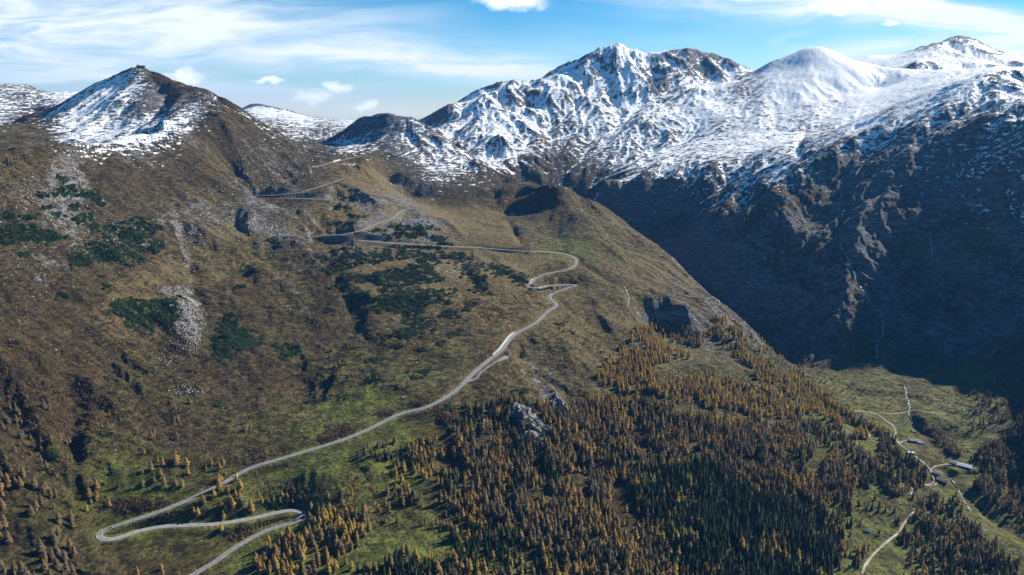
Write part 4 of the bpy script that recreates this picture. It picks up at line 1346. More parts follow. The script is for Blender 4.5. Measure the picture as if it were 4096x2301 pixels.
    for xx in (-Lh * .62, Lh * .62):
        for yy in (-Wh + .08, Wh - .08):
            mb = MB()
            mb.ring((xx, yy, .34), 'y', .34, .24)
            mb.build('wheel', M_TYRE, root)
    for yy in (-Wh * .7, Wh * .7):
        mb = MB()
        mb.box(Lh + .01, Lh + .06, yy - .2, yy + .2, .6, .75)
        mb.build('headlight', M_LAMP, root)


make_vehicle('camper_van', 'white', (0, (594, 1195)), 'white camper van climbing the road past the golden larches', 'van')
make_vehicle('car', 'black', (0, (277, 1329)), 'black car entering the wide left hairpin', 'car')
make_vehicle('car', 'black', (0, (759, 1298)), 'dark car in the tight right-hand lower bend', 'car', flip=True)
make_vehicle('car', 'red', (0, (1372, 692)), 'dark red car on the curve above the pillared viaduct', 'car')
make_vehicle('car', 'white', (0, (1430, 717.4)), 'white car at the outer tip of the middle hairpin', 'car')
make_vehicle('car', 'grey', (0, (1408, 718)), 'silver grey car between the viaduct and the white car', 'car')
make_vehicle('motorcycle', 'black', (0, (1160, 975)), 'dark motorcycle riding past the parking lane junction', 'motorcycle', -1)


# ------------------------------------------------------------------ growing things and loose stones
def leaf_mat(name, ramp, rough=.9, trans=.25):
    """colour from the plant's own tint value, broken up by noise"""
    m, w, b = material(name)
    at = w.node('ShaderNodeAttribute', attribute_name='tint')
    geo = w.node('ShaderNodeNewGeometry')
    n = w.noise(geo.outputs['Position'], 1.4, 3, .6)
    cr = w.node('ShaderNodeValToRGB')
    while len(cr.color_ramp.elements) < len(ramp):
        cr.color_ramp.elements.new(.5)
    for e, (p, c) in zip(cr.color_ramp.elements, ramp):
        e.position = p
        e.color = (*c, 1)
    w.put(cr.inputs[0], at.outputs['Fac'])
    c = w.mix(w.step(n, .3, .7, .0, .45), cr.outputs[0], (.015, .013, .008))
    w.put(b.inputs['Base Color'], c)
    b.inputs['Roughness'].default_value = rough
    if trans:
        tr = w.node('ShaderNodeBsdfTranslucent')
        w.put(tr.inputs[0], c)
        mx = w.node('ShaderNodeMixShader')
        mx.inputs[0].default_value = trans
        out = [x for x in w.n if x.type == 'OUTPUT_MATERIAL'][0]
        w.l.new(b.outputs[0], mx.inputs[1])
        w.l.new(tr.outputs[0], mx.inputs[2])
        w.l.new(mx.outputs[0], out.inputs[0])
    return m


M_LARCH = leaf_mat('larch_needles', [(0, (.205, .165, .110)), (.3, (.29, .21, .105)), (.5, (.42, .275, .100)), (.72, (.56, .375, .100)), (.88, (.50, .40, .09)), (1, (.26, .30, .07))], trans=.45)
M_SPRUCE = leaf_mat('spruce_needles', [(0, (.012, .028, .011)), (.5, (.024, .050, .016)), (1, (.060, .090, .024))], trans=.12)
M_PINE = leaf_mat('dwarf_pine_needles', [(0, (.008, .024, .008)), (.5, (.017, .047, .012)), (1, (.045, .095, .022))], trans=.12)
M_SCRUB = leaf_mat('autumn_scrub', [(0, (.060, .036, .022)), (.5, (.13, .075, .035)), (1, (.24, .15, .05))], trans=.2)
M_BARK = simple_mat('bark', (.05, .038, .03), (.13, .10, .08), 2.0, .95)
M_STONE = simple_mat('loose_stone', (.20, .195, .185), (.50, .49, .47), .35, .9, bump=.3)


def crown_arrays(kind, r_, detail):
    """unit crown (height 1), many small drooping sprays around a leader"""
    v, f = [], []
    larch = kind == 'larch'
    layers = (17 if larch else 19) if detail else (9 if larch else 10)
    R0 = (.235 if larch else .185) * r_.uniform(.85, 1.15)
    base = r_.uniform(.10, .2) if larch else r_.uniform(.03, .09)
    for k in range(layers):
        q = (k + r_.uniform(-.3, .3)) / layers
        z = base + (1 - base) * max(q, 0)
        rr = R0 * (1 - max(q, 0)) ** (.72 if larch else .85) * (1.0 if q > .12 or not larch else .75) + .008
        nb = max(4, int((8 if detail else 6) * (1 - .35 * q)))
        a0 = r_.uniform(0, 6.28)
        for i in range(nb):
            if larch and r_.random() < .12:
                continue
            a = a0 + 6.283 * i / nb + r_.uniform(-.35, .35)
            L = rr * r_.uniform(.6, 1.25)
            wd = L * r_.uniform(.38, .6) + .006
            dz = -L * r_.uniform(.1, .55) if not larch else L * r_.uniform(-.45, .15)
            ca_, sa_ = math.cos(a), math.sin(a)
            th = .55 / layers
            n0 = len(v)
            up = r_.uniform(.4, 1.0) * th * 1.6
            v += [(ca_ * L * .08, sa_ * L * .08, z + up), (ca_ * L * .62 - sa_ * wd, sa_ * L * .62 + ca_ * wd, z + dz * .5),
                  (ca_ * L, sa_ * L, z + dz), (ca_ * L * .62 + sa_ * wd, sa_ * L * .62 - ca_ * wd, z + dz * .5), (ca_ * L * .45, sa_ * L * .45, z - up * 1.1)]
            f += [(n0, n0 + 1, n0 + 2), (n0, n0 + 2, n0 + 3)]
            if detail or i % 2:
                f += [(n0 + 1, n0 + 4, n0 + 3)]
    n0 = len(v)
    v += [(-.012, 0, .9), (.012, -.008, .9), (0, .012, .9), (0, 0, 1.03)]
    f += [(n0, n0 + 1, n0 + 3), (n0 + 1, n0 + 2, n0 + 3), (n0 + 2, n0, n0 + 3)]
    return np.array(v), np.array(f)


def scatter(name, tmpl, which, pos, size, wid, yaw, tint, m, lean=None):
    """one mesh out of many copies of the template shapes"""
    VV, FF, TT = [], [], []
    base = 0
    for k, (tv, tf_) in enumerate(tmpl):
        idx = np.where(which == k)[0]
        if not len(idx):
            continue
        c, s_ = np.cos(yaw[idx]), np.sin(yaw[idx])
        x = tv[None, :, 0] * wid[idx][:, None]
        y = tv[None, :, 1] * wid[idx][:, None]
        z = tv[None, :, 2] * size[idx][:, None]
        V = np.stack([x * c[:, None] - y * s_[:, None], x * s_[:, None] + y * c[:, None], z], -1)
        if lean is not None:
            V[..., 0] += z * lean[idx, 0][:, None]
            V[..., 1] += z * lean[idx, 1][:, None]
        V = V + pos[idx][:, None, :]
        F_ = tf_[None] + (np.arange(len(idx)) * len(tv))[:, None, None] + base
        VV.append(V.reshape(-1, 3))
        FF.append(F_.reshape(-1, 3))
        TT.append(np.repeat(tint[idx], len(tv)))
        base += len(idx) * len(tv)
    V = np.vstack(VV)
    F_ = np.vstack(FF).astype(np.int32)
    me = bpy.data.meshes.new(name)
    me.vertices.add(len(V))
    me.vertices.foreach_set('co', V.astype(np.float32).ravel())
    me.loops.add(F_.size)
    me.loops.foreach_set('vertex_index', F_.ravel())
    me.polygons.add(len(F_))
    me.polygons.foreach_set('loop_start', np.arange(0, F_.size, 3, dtype=np.int32))
    me.update(calc_edges=True)
    fattr(me, 'tint', np.concatenate(TT))
    return link(name, me, m)


def inside(px, py, poly):
    r_ = np.zeros(px.shape, bool)
    n = len(poly)
    for i in range(n):
        x0, y0 = poly[i]
        x1, y1 = poly[(i + 1) % n]
        c = ((y0 > py) != (y1 > py)) & (px < (x1 - x0) * (py - y0) / (y1 - y0 + 1e-9) + x0)
        r_ ^= c
    return r_


# stands of trees: outline in the photo's map, trees per hectare, share of spruce, tint range of the larches, height range, label
STANDS = [
    ('crest', [(1500, 935), (1545, 905), (1580, 860), (1620, 850), (1700, 880), (1740, 905), (1690, 905), (1640, 930), (1680, 955), (1760, 935), (1840, 960), (1900, 985), (1960, 1000), (2040, 1060), (1900, 1060), (1780, 1030), (1680, 1000), (1600, 990), (1540, 985)], 105, .02, (.35, .8), (15, 23), 'on the sunny shelf below the golden hill'),
    ('gorge', [(1590, 832), (1640, 808), (1700, 822), (1790, 842), (1770, 870), (1700, 862), (1640, 850), (1600, 848)], 90, .02, (.3, .7), (13, 20), 'at the lip of the dark side gorge'),
    ('edge', [(1790, 800), (1850, 822), (1890, 868), (1960, 935), (2060, 1008), (2190, 1090), (2170, 1105), (2110, 1082), (2040, 1040), (1950, 985), (1880, 930), (1820, 870), (1780, 840)], 80, .10, (.3, .9), (15, 24), 'along the ridge above the shaded valley'),
    ('strip', [(1990, 930), (2040, 975), (2100, 1015), (2160, 1055), (2215, 1095), (2200, 1105), (2130, 1065), (2060, 1020), (1985, 950)], 90, .25, (.4, .9), (15, 24), 'in the narrow strip beside the avalanche track'),
    ('bank', [(1400, 795), (1470, 790), (1500, 850), (1440, 850), (1400, 830)], 18, 0, (.3, .7), (9, 15), 'on turf right of the road'),
    ('wood', [(1170, 1040), (1230, 1010), (1300, 1010), (1420, 1025), (1480, 1005), (1560, 1000), (1640, 1010), (1760, 1045), (1900, 1070), (2050, 1065), (2100, 1110), (2120, 1180), (2100, 1240), (2080, 1300), (1900, 1240), (1750, 1180), (1650, 1180), (1580, 1240), (1650, 1340), (1700, 1460), (1480, 1470), (1380, 1400), (1300, 1330), (1190, 1300), (1120, 1240), (1100, 1180), (1120, 1120), (1110, 1080)], 125, .20, (0, .66), (16, 25), 'in the brown mid-slope larch wood'),
    ('amber', [(1560, 1230), (1660, 1330), (1740, 1430), (1760, 1470), (1560, 1470), (1480, 1380), (1440, 1290)], 80, .10, (.5, 1.0), (14, 22), 'in the amber stand'),
    ('dark', [(1570, 1225), (1640, 1170), (1760, 1165), (1900, 1225), (2080, 1290), (2110, 1330), (2100, 1470), (1700, 1470), (1650, 1340)], 210, .93, (.5, 1.0), (19, 29), 'in the dense dark spruce forest'),
    ('flank', [(2050, 1070), (2110, 1085), (2160, 1120), (2200, 1165), (2270, 1220), (2260, 1240), (2190, 1225), (2130, 1260), (2110, 1330), (2060, 1300), (2080, 1200)], 105, .50, (0, .5), (16, 25), 'on the edge above the clearing'),
    ('belt', [(2202, 1094), (2222, 1094), (2262, 1125), (2300, 1158), (2335, 1200), (2330, 1225), (2310, 1225), (2285, 1190), (2240, 1160), (2205, 1120)], 190, .72, (.1, .5), (17, 25), 'in the dark belt left of the hamlet track'),
    ('mixed', [(2225, 1135), (2275, 1190), (2310, 1232), (2290, 1262), (2230, 1240), (2180, 1200), (2200, 1160)], 85, .3, (0, .5), (15, 23), 'on the slope below the dark belt'),
    ('low', [(1000, 1390), (1080, 1360), (1180, 1330), (1300, 1340), (1400, 1400), (1480, 1470), (1000, 1470), (880, 1450), (930, 1430)], 130, .6, (.1, .8), (17, 26), 'in the low wood among green turf'),
    ('islet', [(1010, 1365), (1060, 1355), (1120, 1380), (1110, 1440), (1040, 1430), (1000, 1395)], 90, .85, (.3, .8), (15, 22), 'in the dark group on bright meadow'),
    ('stems', [(990, 1180), (1040, 1120), (1110, 1100), (1180, 1130), (1220, 1250), (1240, 1330), (1180, 1330), (1120, 1300), (1090, 1230), (1050, 1200)], 70, .02, (.1, .75), (15, 23), 'on the turf below the long straight road'),
    ('ribs', [(905, 1120), (985, 1110), (1060, 1125), (1060, 1170), (1000, 1175), (960, 1160), (900, 1150)], 90, .02, (0, .35), (13, 19), 'just under the straight road'),
    ('copse', [(970, 1160), (1040, 1160), (1050, 1210), (1000, 1220), (965, 1200)], 50, 0, (.4, .85), (14, 21), 'in the orange copse under the straight road'),
    ('glade', [(950, 1240), (1040, 1230), (1090, 1300), (1150, 1330), (1060, 1350), (980, 1340), (960, 1300)], 60, .22, (.1, .75), (15, 22), 'on the grassy glade between the woods'),
    ('loop', [(790, 1240), (870, 1230), (930, 1300), (930, 1380), (900, 1440), (820, 1450), (700, 1470), (620, 1440), (700, 1350), (780, 1310)], 80, .12, (.25, .8), (15, 24), 'right of the tight lower bend'),
    ('nook', [(665, 1245), (745, 1240), (760, 1265), (730, 1280), (670, 1275)], 70, .1, (.3, .7), (10, 15), 'in the thicket above the tight lower bend'),
    ('upper_road', [(340, 1165), (430, 1145), (520, 1160), (590, 1165), (600, 1190), (540, 1222), (470, 1252), (360, 1240), (320, 1205)], 40, 0, (.35, .8), (14, 22), 'above the road near the camper van'),
    ('under_road', [(500, 1262), (560, 1225), (610, 1205), (650, 1290), (560, 1306), (440, 1312), (420, 1290)], 42, 0, (.3, .85), (14, 22), 'between the lower lanes'),
    ('bend_left', [(228, 1170), (290, 1180), (300, 1260), (255, 1300), (225, 1330), (215, 1250)], 36, .05, (.2, .7), (13, 20), 'by the ravine behind the hairpin'),
    ('orphans', [(440, 1345), (620, 1322), (690, 1325), (590, 1365), (520, 1430), (460, 1450), (330, 1450), (300, 1400), (420, 1390)], 14, 0, (.3, .85), (14, 22), 'on turf between hairpin lanes'),
    ('grey', [(-60, 1180), (60, 1190), (130, 1230), (180, 1300), (195, 1470), (-60, 1470)], 52, .02, (0, .5), (16, 24), 'on the slope left of the ravine'),
    ('grey_high', [(-60, 1050), (100, 1000), (170, 1050), (185, 1200), (100, 1200), (-60, 1180)], 20, .04, (0, .35), (12, 19), 'thinly strewn high on the left slope'),
    ('sparse', [(230, 1040), (400, 1010), (640, 1010), (700, 1100), (560, 1140), (300, 1160)], 6.5, 0, (0, .65), (12, 18), 'on the heathy slope above the road'),
    ('sparse_b', [(760, 880), (870, 840), (1000, 850), (1120, 900), (1100, 960), (860, 990), (740, 960)], 4.5, 0, (0, .5), (10, 15), 'among dwarf pines on open slope'),
    ('sparse_c', [(1130, 730), (1240, 740), (1330, 770), (1290, 800), (1200, 830), (1110, 820)], 6, 0, (0, .45), (8, 13), 'small and bare left of the climbing road'),
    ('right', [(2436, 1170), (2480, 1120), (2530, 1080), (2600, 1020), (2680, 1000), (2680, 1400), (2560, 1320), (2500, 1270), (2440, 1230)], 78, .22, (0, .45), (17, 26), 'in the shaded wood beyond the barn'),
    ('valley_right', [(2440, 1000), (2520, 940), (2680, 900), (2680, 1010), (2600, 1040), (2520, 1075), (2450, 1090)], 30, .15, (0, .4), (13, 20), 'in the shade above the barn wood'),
    ('behind_barn', [(2340, 1100), (2400, 1120), (2440, 1150), (2430, 1166), (2370, 1140)], 90, 0, (0, .4), (15, 22), 'on the steep bank behind the barn'),
    ('valley_end', [(2250, 1330), (2290, 1285), (2350, 1262), (2400, 1290), (2480, 1350), (2560, 1420), (2576, 1470), (2270, 1470), (2300, 1400), (2270, 1370)], 95, .55, (.0, .6), (17, 26), 'in the wood below the path'),
    ('river_wood', [(2350, 1240), (2400, 1240), (2450, 1300), (2400, 1290), (2340, 1262)], 60, .4, (0, .5), (16, 23), 'beside the white river below the farmhouses'),
    ('clearing', [(2120, 1260), (2220, 1240), (2260, 1300), (2240, 1350), (2150, 1360), (2110, 1340)], 16, .5, (.1, .5), (13, 21), 'dotted over the lower clearing'),
    ('clearing_b', [(2110, 1360), (2230, 1380), (2190, 1430), (2110, 1440)], 34, .4, (.1, .6), (14, 22), 'clustered beside the lower gravel path'),
    ('wall_foot', [(1990, 960), (2060, 930), (2120, 960), (2180, 990), (2120, 1010), (2050, 990)], 14, .15, (.3, .95), (10, 15), 'at the foot of the dark valley wall'),
    ('birch', [(1890, 850), (1940, 840), (1980, 880), (1990, 930), (1960, 930), (1920, 890)], 30, 0, (.75, 1), (10, 15), 'yellow against the dark cliff across the gorge'),
]
# turf left open inside the woods (centre, half sizes)
GLADES = [(1690, 928, 42, 12), (1325, 1045, 38, 26), (1405, 1012, 24, 22), (1345, 1085, 24, 16), (1080, 1390, 60, 24), (1130, 1175, 40, 16), (2140, 1080, 20, 10), (1560, 1260, 26, 50), (2070, 1140, 22, 18), (1040, 1300, 40, 22), (1250, 1420, 26, 12), (930, 1400, 60, 26), (2310, 1110, 22, 12), (2360, 1210, 30, 22), (2420, 1178, 50, 20), (1720, 1035, 40, 8), (900, 1270, 28, 24), (1960, 1060, 30, 8)]

cell = 7.2
gx_, gy_ = np.meshgrid(np.arange(-1000, 1900, cell), np.arange(640, 2700, cell), indexing='ij')
gx_ = gx_.ravel() + rng.uniform(-.48, .48, gx_.size) * cell
gy_ = gy_.ravel() + rng.uniform(-.48, .48, gy_.size) * cell
ok = np.abs(gx_ / gy_) < .97
gx_, gy_ = gx_[ok], gy_[ok]
gz_ = HZ(gx_, gy_)
gu, gv = at2uv(gx_ / gy_, gz_ / gy_)
clump = fbm(gx_, gy_, 60, 3, 200)
jig1, jig2 = fbm(gx_, gy_, 70, 4, 240, .65), fbm(gx_, gy_, 70, 4, 250, .65)
rail = fbm(gx_ * 1.0, gy_ * .35, 40, 3, 210)
fa = (gx_ / gy_ - A0) / (A1 - A0) * (NA - 1)
fl = np.interp(np.log(gy_), gl, np.arange(NL))
rd = sample_grid(np.minimum(road_d, 100.0), fa, fl)
trk = np.ones(len(gx_), bool)
from mathutils import kdtree
allp = np.vstack([P[::2, :2] for P in tracks.values()] + [P[::2, :2] for P, _ in streams.values()])
kd = kdtree.KDTree(len(allp))
for i, p in enumerate(allp):
    kd.insert((p[0], p[1], 0), i)
kd.balance()
trk = np.array([kd.find((a, b, 0))[2] for a, b in zip(gx_, gy_)]) > 6.5
free = (rd > 8.5) & trk
for k, p in spots.items():
    free &= np.hypot(gx_ - p[0], gy_ - p[1]) > {'barn': 40, 'farm': 24, 'lodge': 24}.get(k, 13)
for u, v, ru, rv in GLADES:
    free &= ((gu - u) / ru) ** 2 + ((gv - v) / rv) ** 2 > 1 + .8 * clump
# which ground can be seen from the viewpoint
vis_max = np.maximum.accumulate(Z / Y, axis=1)
vis = (gz_ + 18) / gy_ >= sample_grid(vis_max, fa, np.maximum(fl - 1, 0))
trees = []
for si, (nm, poly, dens_, spr, tr, hr, lab) in enumerate(STANDS):
    m = inside(gu + 42 * jig1, gv + 26 * jig2, poly) & free
    pr = dens_ * cell * cell / 1e4
    pr = pr * np.clip(1 + 1.9 * clump + 1.2 * rail, 0.05, 2.2)
    m &= rng.random(len(gu)) < pr
    idx = np.where(m)[0]
    free[idx] = False
    if not len(idx):
        continue
    n_ = fbm(gx_[idx], gy_[idx], 110, 3, 220)
    sp_p = np.clip(spr + n_ * .9 * (1 if .02 < spr < .98 else 0) * min(1, spr * 4), 0, 1)
    is_s = rng.random(len(idx)) < sp_p
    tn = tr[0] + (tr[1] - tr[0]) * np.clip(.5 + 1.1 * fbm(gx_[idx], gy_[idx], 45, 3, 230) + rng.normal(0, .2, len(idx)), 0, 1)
    hh = hr[0] + (hr[1] - hr[0]) * np.clip(rng.normal(.45, .40, len(idx)), -.75, 1.3)
    for j, i in enumerate(idx):
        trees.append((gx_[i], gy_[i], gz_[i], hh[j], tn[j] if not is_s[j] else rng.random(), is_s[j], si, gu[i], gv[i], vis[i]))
TR = np.array(trees, float)
print('trees', len(TR), 'spruce', int(TR[:, 5].sum()))

rr_ = np.random.default_rng(5)
T_L = [crown_arrays('larch', rr_, True) for _ in range(6)]
T_S = [crown_arrays('spruce', rr_, True) for _ in range(6)]
T_l = [crown_arrays('larch', rr_, False) for _ in range(7)]
T_s = [crown_arrays('spruce', rr_, False) for _ in range(7)]
NT_ = 9      # tints kept for single trees


def crown_mesh(name, tv, tf_, tint, m):
    me = bpy.data.meshes.new(name)
    me.from_pydata(tv.tolist(), [], tf_.tolist())
    fattr(me, 'tint', np.full(len(tv), tint))
    me.materials.append(m)
    return me


trunk_mb = MB()
trunk_mb.cyl((0, 0, -.05), .016, .003, .95, 6)
trunk_me = trunk_mb.mesh('trunk', M_BARK)

LOOKS = [(.22, 'half-bare larch'), (.45, 'russet brown larch'), (.66, 'orange larch'), (.86, 'golden larch'), (1.01, 'yellow-green larch')]


def look(t):
    for k, s_ in LOOKS:
        if t < k:
            return s_


crowns = {}


def single_tree(t, spruce):
    x, y, z, h, tn, _, si, u, v, _2 = t
    kind = 'spruce_tree' if spruce else 'larch_tree'
    root = bpy.data.objects.new(kind, None)
    C.objects.link(root)
    root.location = (x, y, z - .3)
    root.rotation_euler = (rr_.normal(0, .025), rr_.normal(0, .025), rr_.uniform(0, 6.28))
    wd = h * rr_.uniform(.74, 1.3)
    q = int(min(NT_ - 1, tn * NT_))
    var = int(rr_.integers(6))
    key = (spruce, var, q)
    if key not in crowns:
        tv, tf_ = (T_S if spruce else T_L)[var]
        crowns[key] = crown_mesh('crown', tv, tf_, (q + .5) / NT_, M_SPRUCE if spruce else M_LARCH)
    root.scale = (wd, wd, h)
    c = bpy.data.objects.new('crown', crowns[key])
    C.objects.link(c)
    c.parent = root
    k = bpy.data.objects.new('trunk', trunk_me)
    C.objects.link(k)
    k.parent = root
    place_ = STANDS[int(si)][6]
    qu, qv = SPREAD[(int(si), bool(spruce))]
    iu, iv = int(np.searchsorted(qu, u)), int(np.searchsorted(qv, v))
    part = (('upper left', 'upper middle', 'upper right'), ('middle left', 'mid-stand', 'middle right'), ('lower left', 'lower middle', 'lower right'))[iv][iu] + ', '
    size_ = 'very tall ' if h > 28 else 'tall ' if h > 25 else 'short ' if h < 18 else 'middling ' if h > 21.5 else 'smallish '
    girth = 'broad ' if wd / h > 1.07 else 'slim ' if wd / h < .95 else ''
    if spruce:
        tone = ('blackish', 'bottle-green', 'dark green', 'olive-green', 'yellowish green')[min(4, int(q * 5 / NT_))]
        what = size_ + girth + tone + ' spruce'
        kin = 'spruces '
    else:
        what = size_ + girth + look((q + .5) / NT_)
        kin = 'larches '
    tag(root, what + ', ' + part + place_, 'tree', kin + place_)


app = TR[:, 3] / np.hypot(TR[:, 1], TR[:, 2]) * (TR[:, 9] > .5) * (TR[:, 7] > 4) * (TR[:, 7] < 2572) * (TR[:, 8] < 1452)
single = np.zeros(len(TR), bool)
SPREAD = {}
for sp_ in (0, 1):
    idx = np.where(TR[:, 5] == sp_)[0]
    idx = idx[np.argsort(-app[idx])][:300]
    for si_ in set(TR[idx, 6].astype(int)):
        k_ = idx[TR[idx, 6] == si_]
        SPREAD[(si_, bool(sp_))] = (np.quantile(TR[k_, 7], [.33, .67]), np.quantile(TR[k_, 8], [.33, .67]))
    single[idx] = True
    for i in idx:
        single_tree(TR[i], bool(sp_))
for sp_, tm, m, nm, lb in ((0, T_l, M_LARCH, 'larch_forest', 'brown and golden larch forest covering the middle slope'), (1, T_s, M_SPRUCE, 'spruce_forest', 'dark spruce forest on the lower right slope')):
    I = np.where((TR[:, 5] == sp_) & ~single)[0]
    n = len(I)
    A = TR[I]
    h = A[:, 3]
    o = scatter(nm, tm, rng.integers(0, len(tm), n), A[:, :3] - (0, 0, .3), h, h * rng.uniform(.75, 1.35, n), rng.uniform(0, 6.28, n), A[:, 4], m)
    tag(o, lb, kind='stuff')
    tb = [(np.array([(.014, 0, -.03), (-.007, .012, -.03), (-.007, -.012, -.03), (0, 0, .9)]), np.array([(0, 1, 3), (1, 2, 3), (2, 0, 3)]))]
    t = scatter('trunks', tb, np.zeros(n, int), A[:, :3] - (0, 0, .3), h, h, rng.uniform(0, 6.28, n), A[:, 4], M_BARK)
    t.parent = o
    tag(t, kind='stuff')

# ---- dwarf pine thickets: low dark mats
MATS = [(70, 590, 70, 20), (30, 575, 30, 13), (18, 545, 24, 11), (110, 600, 40, 10), (170, 480, 34, 15), (225, 490, 32, 12), (212, 550, 24, 17), (190, 520, 20, 10), (250, 510, 20, 9), (140, 540, 20, 8), (240, 575, 14, 13), (120, 520, 18, 7), (80, 545, 22, 7), (160, 450, 20, 6), (110, 490, 20, 6), (60, 640, 16, 6),
        (330, 590, 60, 24), (372, 572, 34, 11), (300, 640, 84, 22), (250, 620, 40, 17), (218, 650, 46, 13), (392, 615, 18, 18), (345, 560, 40, 10), (190, 665, 24, 8), (355, 790, 66, 34), (430, 795, 22, 24), (400, 762, 46, 12), (320, 765, 30, 12), (585, 848, 48, 40), (560, 882, 28, 26), (615, 860, 26, 20), (725, 880, 28, 16), (265, 720, 12, 6), (158, 745, 14, 7), (690, 605, 20, 6), (605, 720, 12, 5),
        (900, 648, 64, 22), (1000, 640, 64, 18), (1078, 650, 44, 17), (1150, 650, 36, 14), (1178, 678, 30, 18), (1205, 700, 24, 22), (1205, 728, 18, 12), (960, 700, 54, 18), (1022, 690, 56, 22), (1062, 690, 40, 26), (1090, 742, 52, 17), (1040, 770, 38, 27), (1000, 742, 54, 19), (980, 772, 44, 17), (905, 742, 34, 10), (1052, 815, 36, 24), (1010, 840, 24, 11), (1245, 672, 26, 8), (1275, 685, 28, 10), (1305, 702, 24, 13), (1325, 716, 15, 10), (1258, 690, 14, 8), (880, 700, 34, 10), (860, 722, 26, 9), (1130, 790, 26, 10), (1175, 778, 12, 6), (1190, 766, 14, 7), (1232, 740, 8, 4),
        (1030, 588, 52, 11), (1062, 570, 34, 10), (1102, 600, 22, 7), (1000, 570, 26, 7), (860, 522, 24, 7), (900, 545, 20, 7), (850, 562, 24, 6), (812, 650, 18, 9), (832, 680, 22, 10), (870, 668, 24, 9), (1085, 620, 50, 6), (1120, 612, 24, 5), (950, 580, 20, 5), (880, 500, 18, 4),
        (1140, 842, 16, 8), (1110, 865, 10, 6), (1003, 872, 12, 7), (1062, 878, 10, 6), (942, 905, 14, 8), (942, 950, 13, 14), (1124, 1026, 11, 7), (800, 1010, 9, 5), (772, 1014, 8, 5), (1065, 935, 16, 7), (1045, 950, 12, 6), (1290, 985, 9, 6), (1320, 982, 9, 6), (545, 1020, 10, 5), (1412, 815, 11, 6), (1125, 760, 10, 6), (1090, 830, 8, 5), (705, 1265, 36, 13), (130, 1140, 10, 9), (920, 1180, 9, 5), (600, 1265, 14, 6), (700, 620, 10, 4), (640, 680, 10, 4)]


TBASE = Z / Y


def hits_many(U, V):
    a, t = uv2at(U, V)
    i = np.clip(np.round((a - A0) / (A1 - A0) * (NA - 1)).astype(int), 0, NA - 1)
    out = np.empty((len(a), 3))
    for s0 in range(0, len(a), 2000):
        sl = slice(s0, s0 + 2000)
        row = TBASE[i[sl]]
        ge = row >= t[sl][:, None]
        k = np.argmax(ge, 1)
        k = np.maximum(k, 1)
        r0 = row[np.arange(len(k)), k - 1]
        r1 = row[np.arange(len(k)), k]
        q = np.clip((t[sl] - r0) / (r1 - r0 + 1e-9), 0, 1)
        y = np.exp(gl[k - 1] + q * (gl[k] - gl[k - 1]))
        out[sl, 0] = a[sl] * y
        out[sl, 1] = y
    out[:, 2] = HZ(out[:, 0], out[:, 1])
    return out


def tuft(r_, n, flat):
    """low dome of small leafy faces"""
    v, f = [], []
    for i in range(n):
        a = r_.uniform(0, 6.28)
        e = r_.uniform(0, 1)
        rad = math.sqrt(r_.uniform(.02, 1))
        p = np.array([math.cos(a) * rad, math.sin(a) * rad, math.sqrt(max(0, 1 - rad * rad)) * r_.uniform(.55, 1.0) * flat])
        s_ = r_.uniform(.16, .34)
        n0 = len(v)
        for k in range(3):
            b_2 = a + r_.uniform(-.5, .5) + k * 2.094
            v.append(p + np.array([math.cos(b_2) * s_, math.sin(b_2) * s_, r_.uniform(-.22, .22) * flat - .1 * rad]))
        f.append((n0, n0 + 1, n0 + 2))
    n0 = len(v)
    k_ = 7
    for i in range(k_):
        a = 6.283 * i / k_
        v.append(np.array([math.cos(a) * .9, math.sin(a) * .9, -.25]))
    v.append(np.array([0, 0, .62 * flat]))
    f += [(n0 + i, n0 + (i + 1) % k_, n0 + k_) for i in range(k_)]
    return np.array(v), np.array(f)


U_, V_ = [], []
for u, v, ru, rv in MATS:
    n = int(ru * rv * .19 + 3)
    q = rng.uniform(0, 1, n) ** .5
    a = rng.uniform(0, 6.283, n)
    bump = 1 + .35 * np.sin(a * 3 + u) + .2 * np.sin(a * 7 + v)
    U_.append(u + q * np.cos(a) * ru * bump * 1.05)
    V_.append(v + q * np.sin(a) * rv * bump * 1.05)
U_ = np.concatenate(U_)
V_ = np.concatenate(V_)
P = hits_many(U_, V_)
nz = fbm(P[:, 0], P[:, 1], 26, 3, 300)
keep = (nz > -.5) & (P[:, 1] < 3200)
# never on the asphalt
fa2 = (P[:, 0] / P[:, 1] - A0) / (A1 - A0) * (NA - 1)
keep &= sample_grid(np.minimum(road_d, 100.0), fa2, np.interp(np.log(P[:, 1]), gl, np.arange(NL))) > 8.5
P = P[keep]
n = len(P)
tp = [tuft(rr_, 44, .55) for _ in range(6)]
wd = rng.uniform(3.0, 6.2, n) * (.6 + P[:, 1] / 3200)
o = scatter('dwarf_pine_thicket', tp, rng.integers(0, 6, n), P, wd * 1.05, wd, rng.uniform(0, 6.28, n), np.clip(rng.normal(.5, .3, n), 0, 1), M_PINE)
tag(o, 'dark green dwarf pine mats spread over the stony slope', kind='stuff')
print('pine', n)

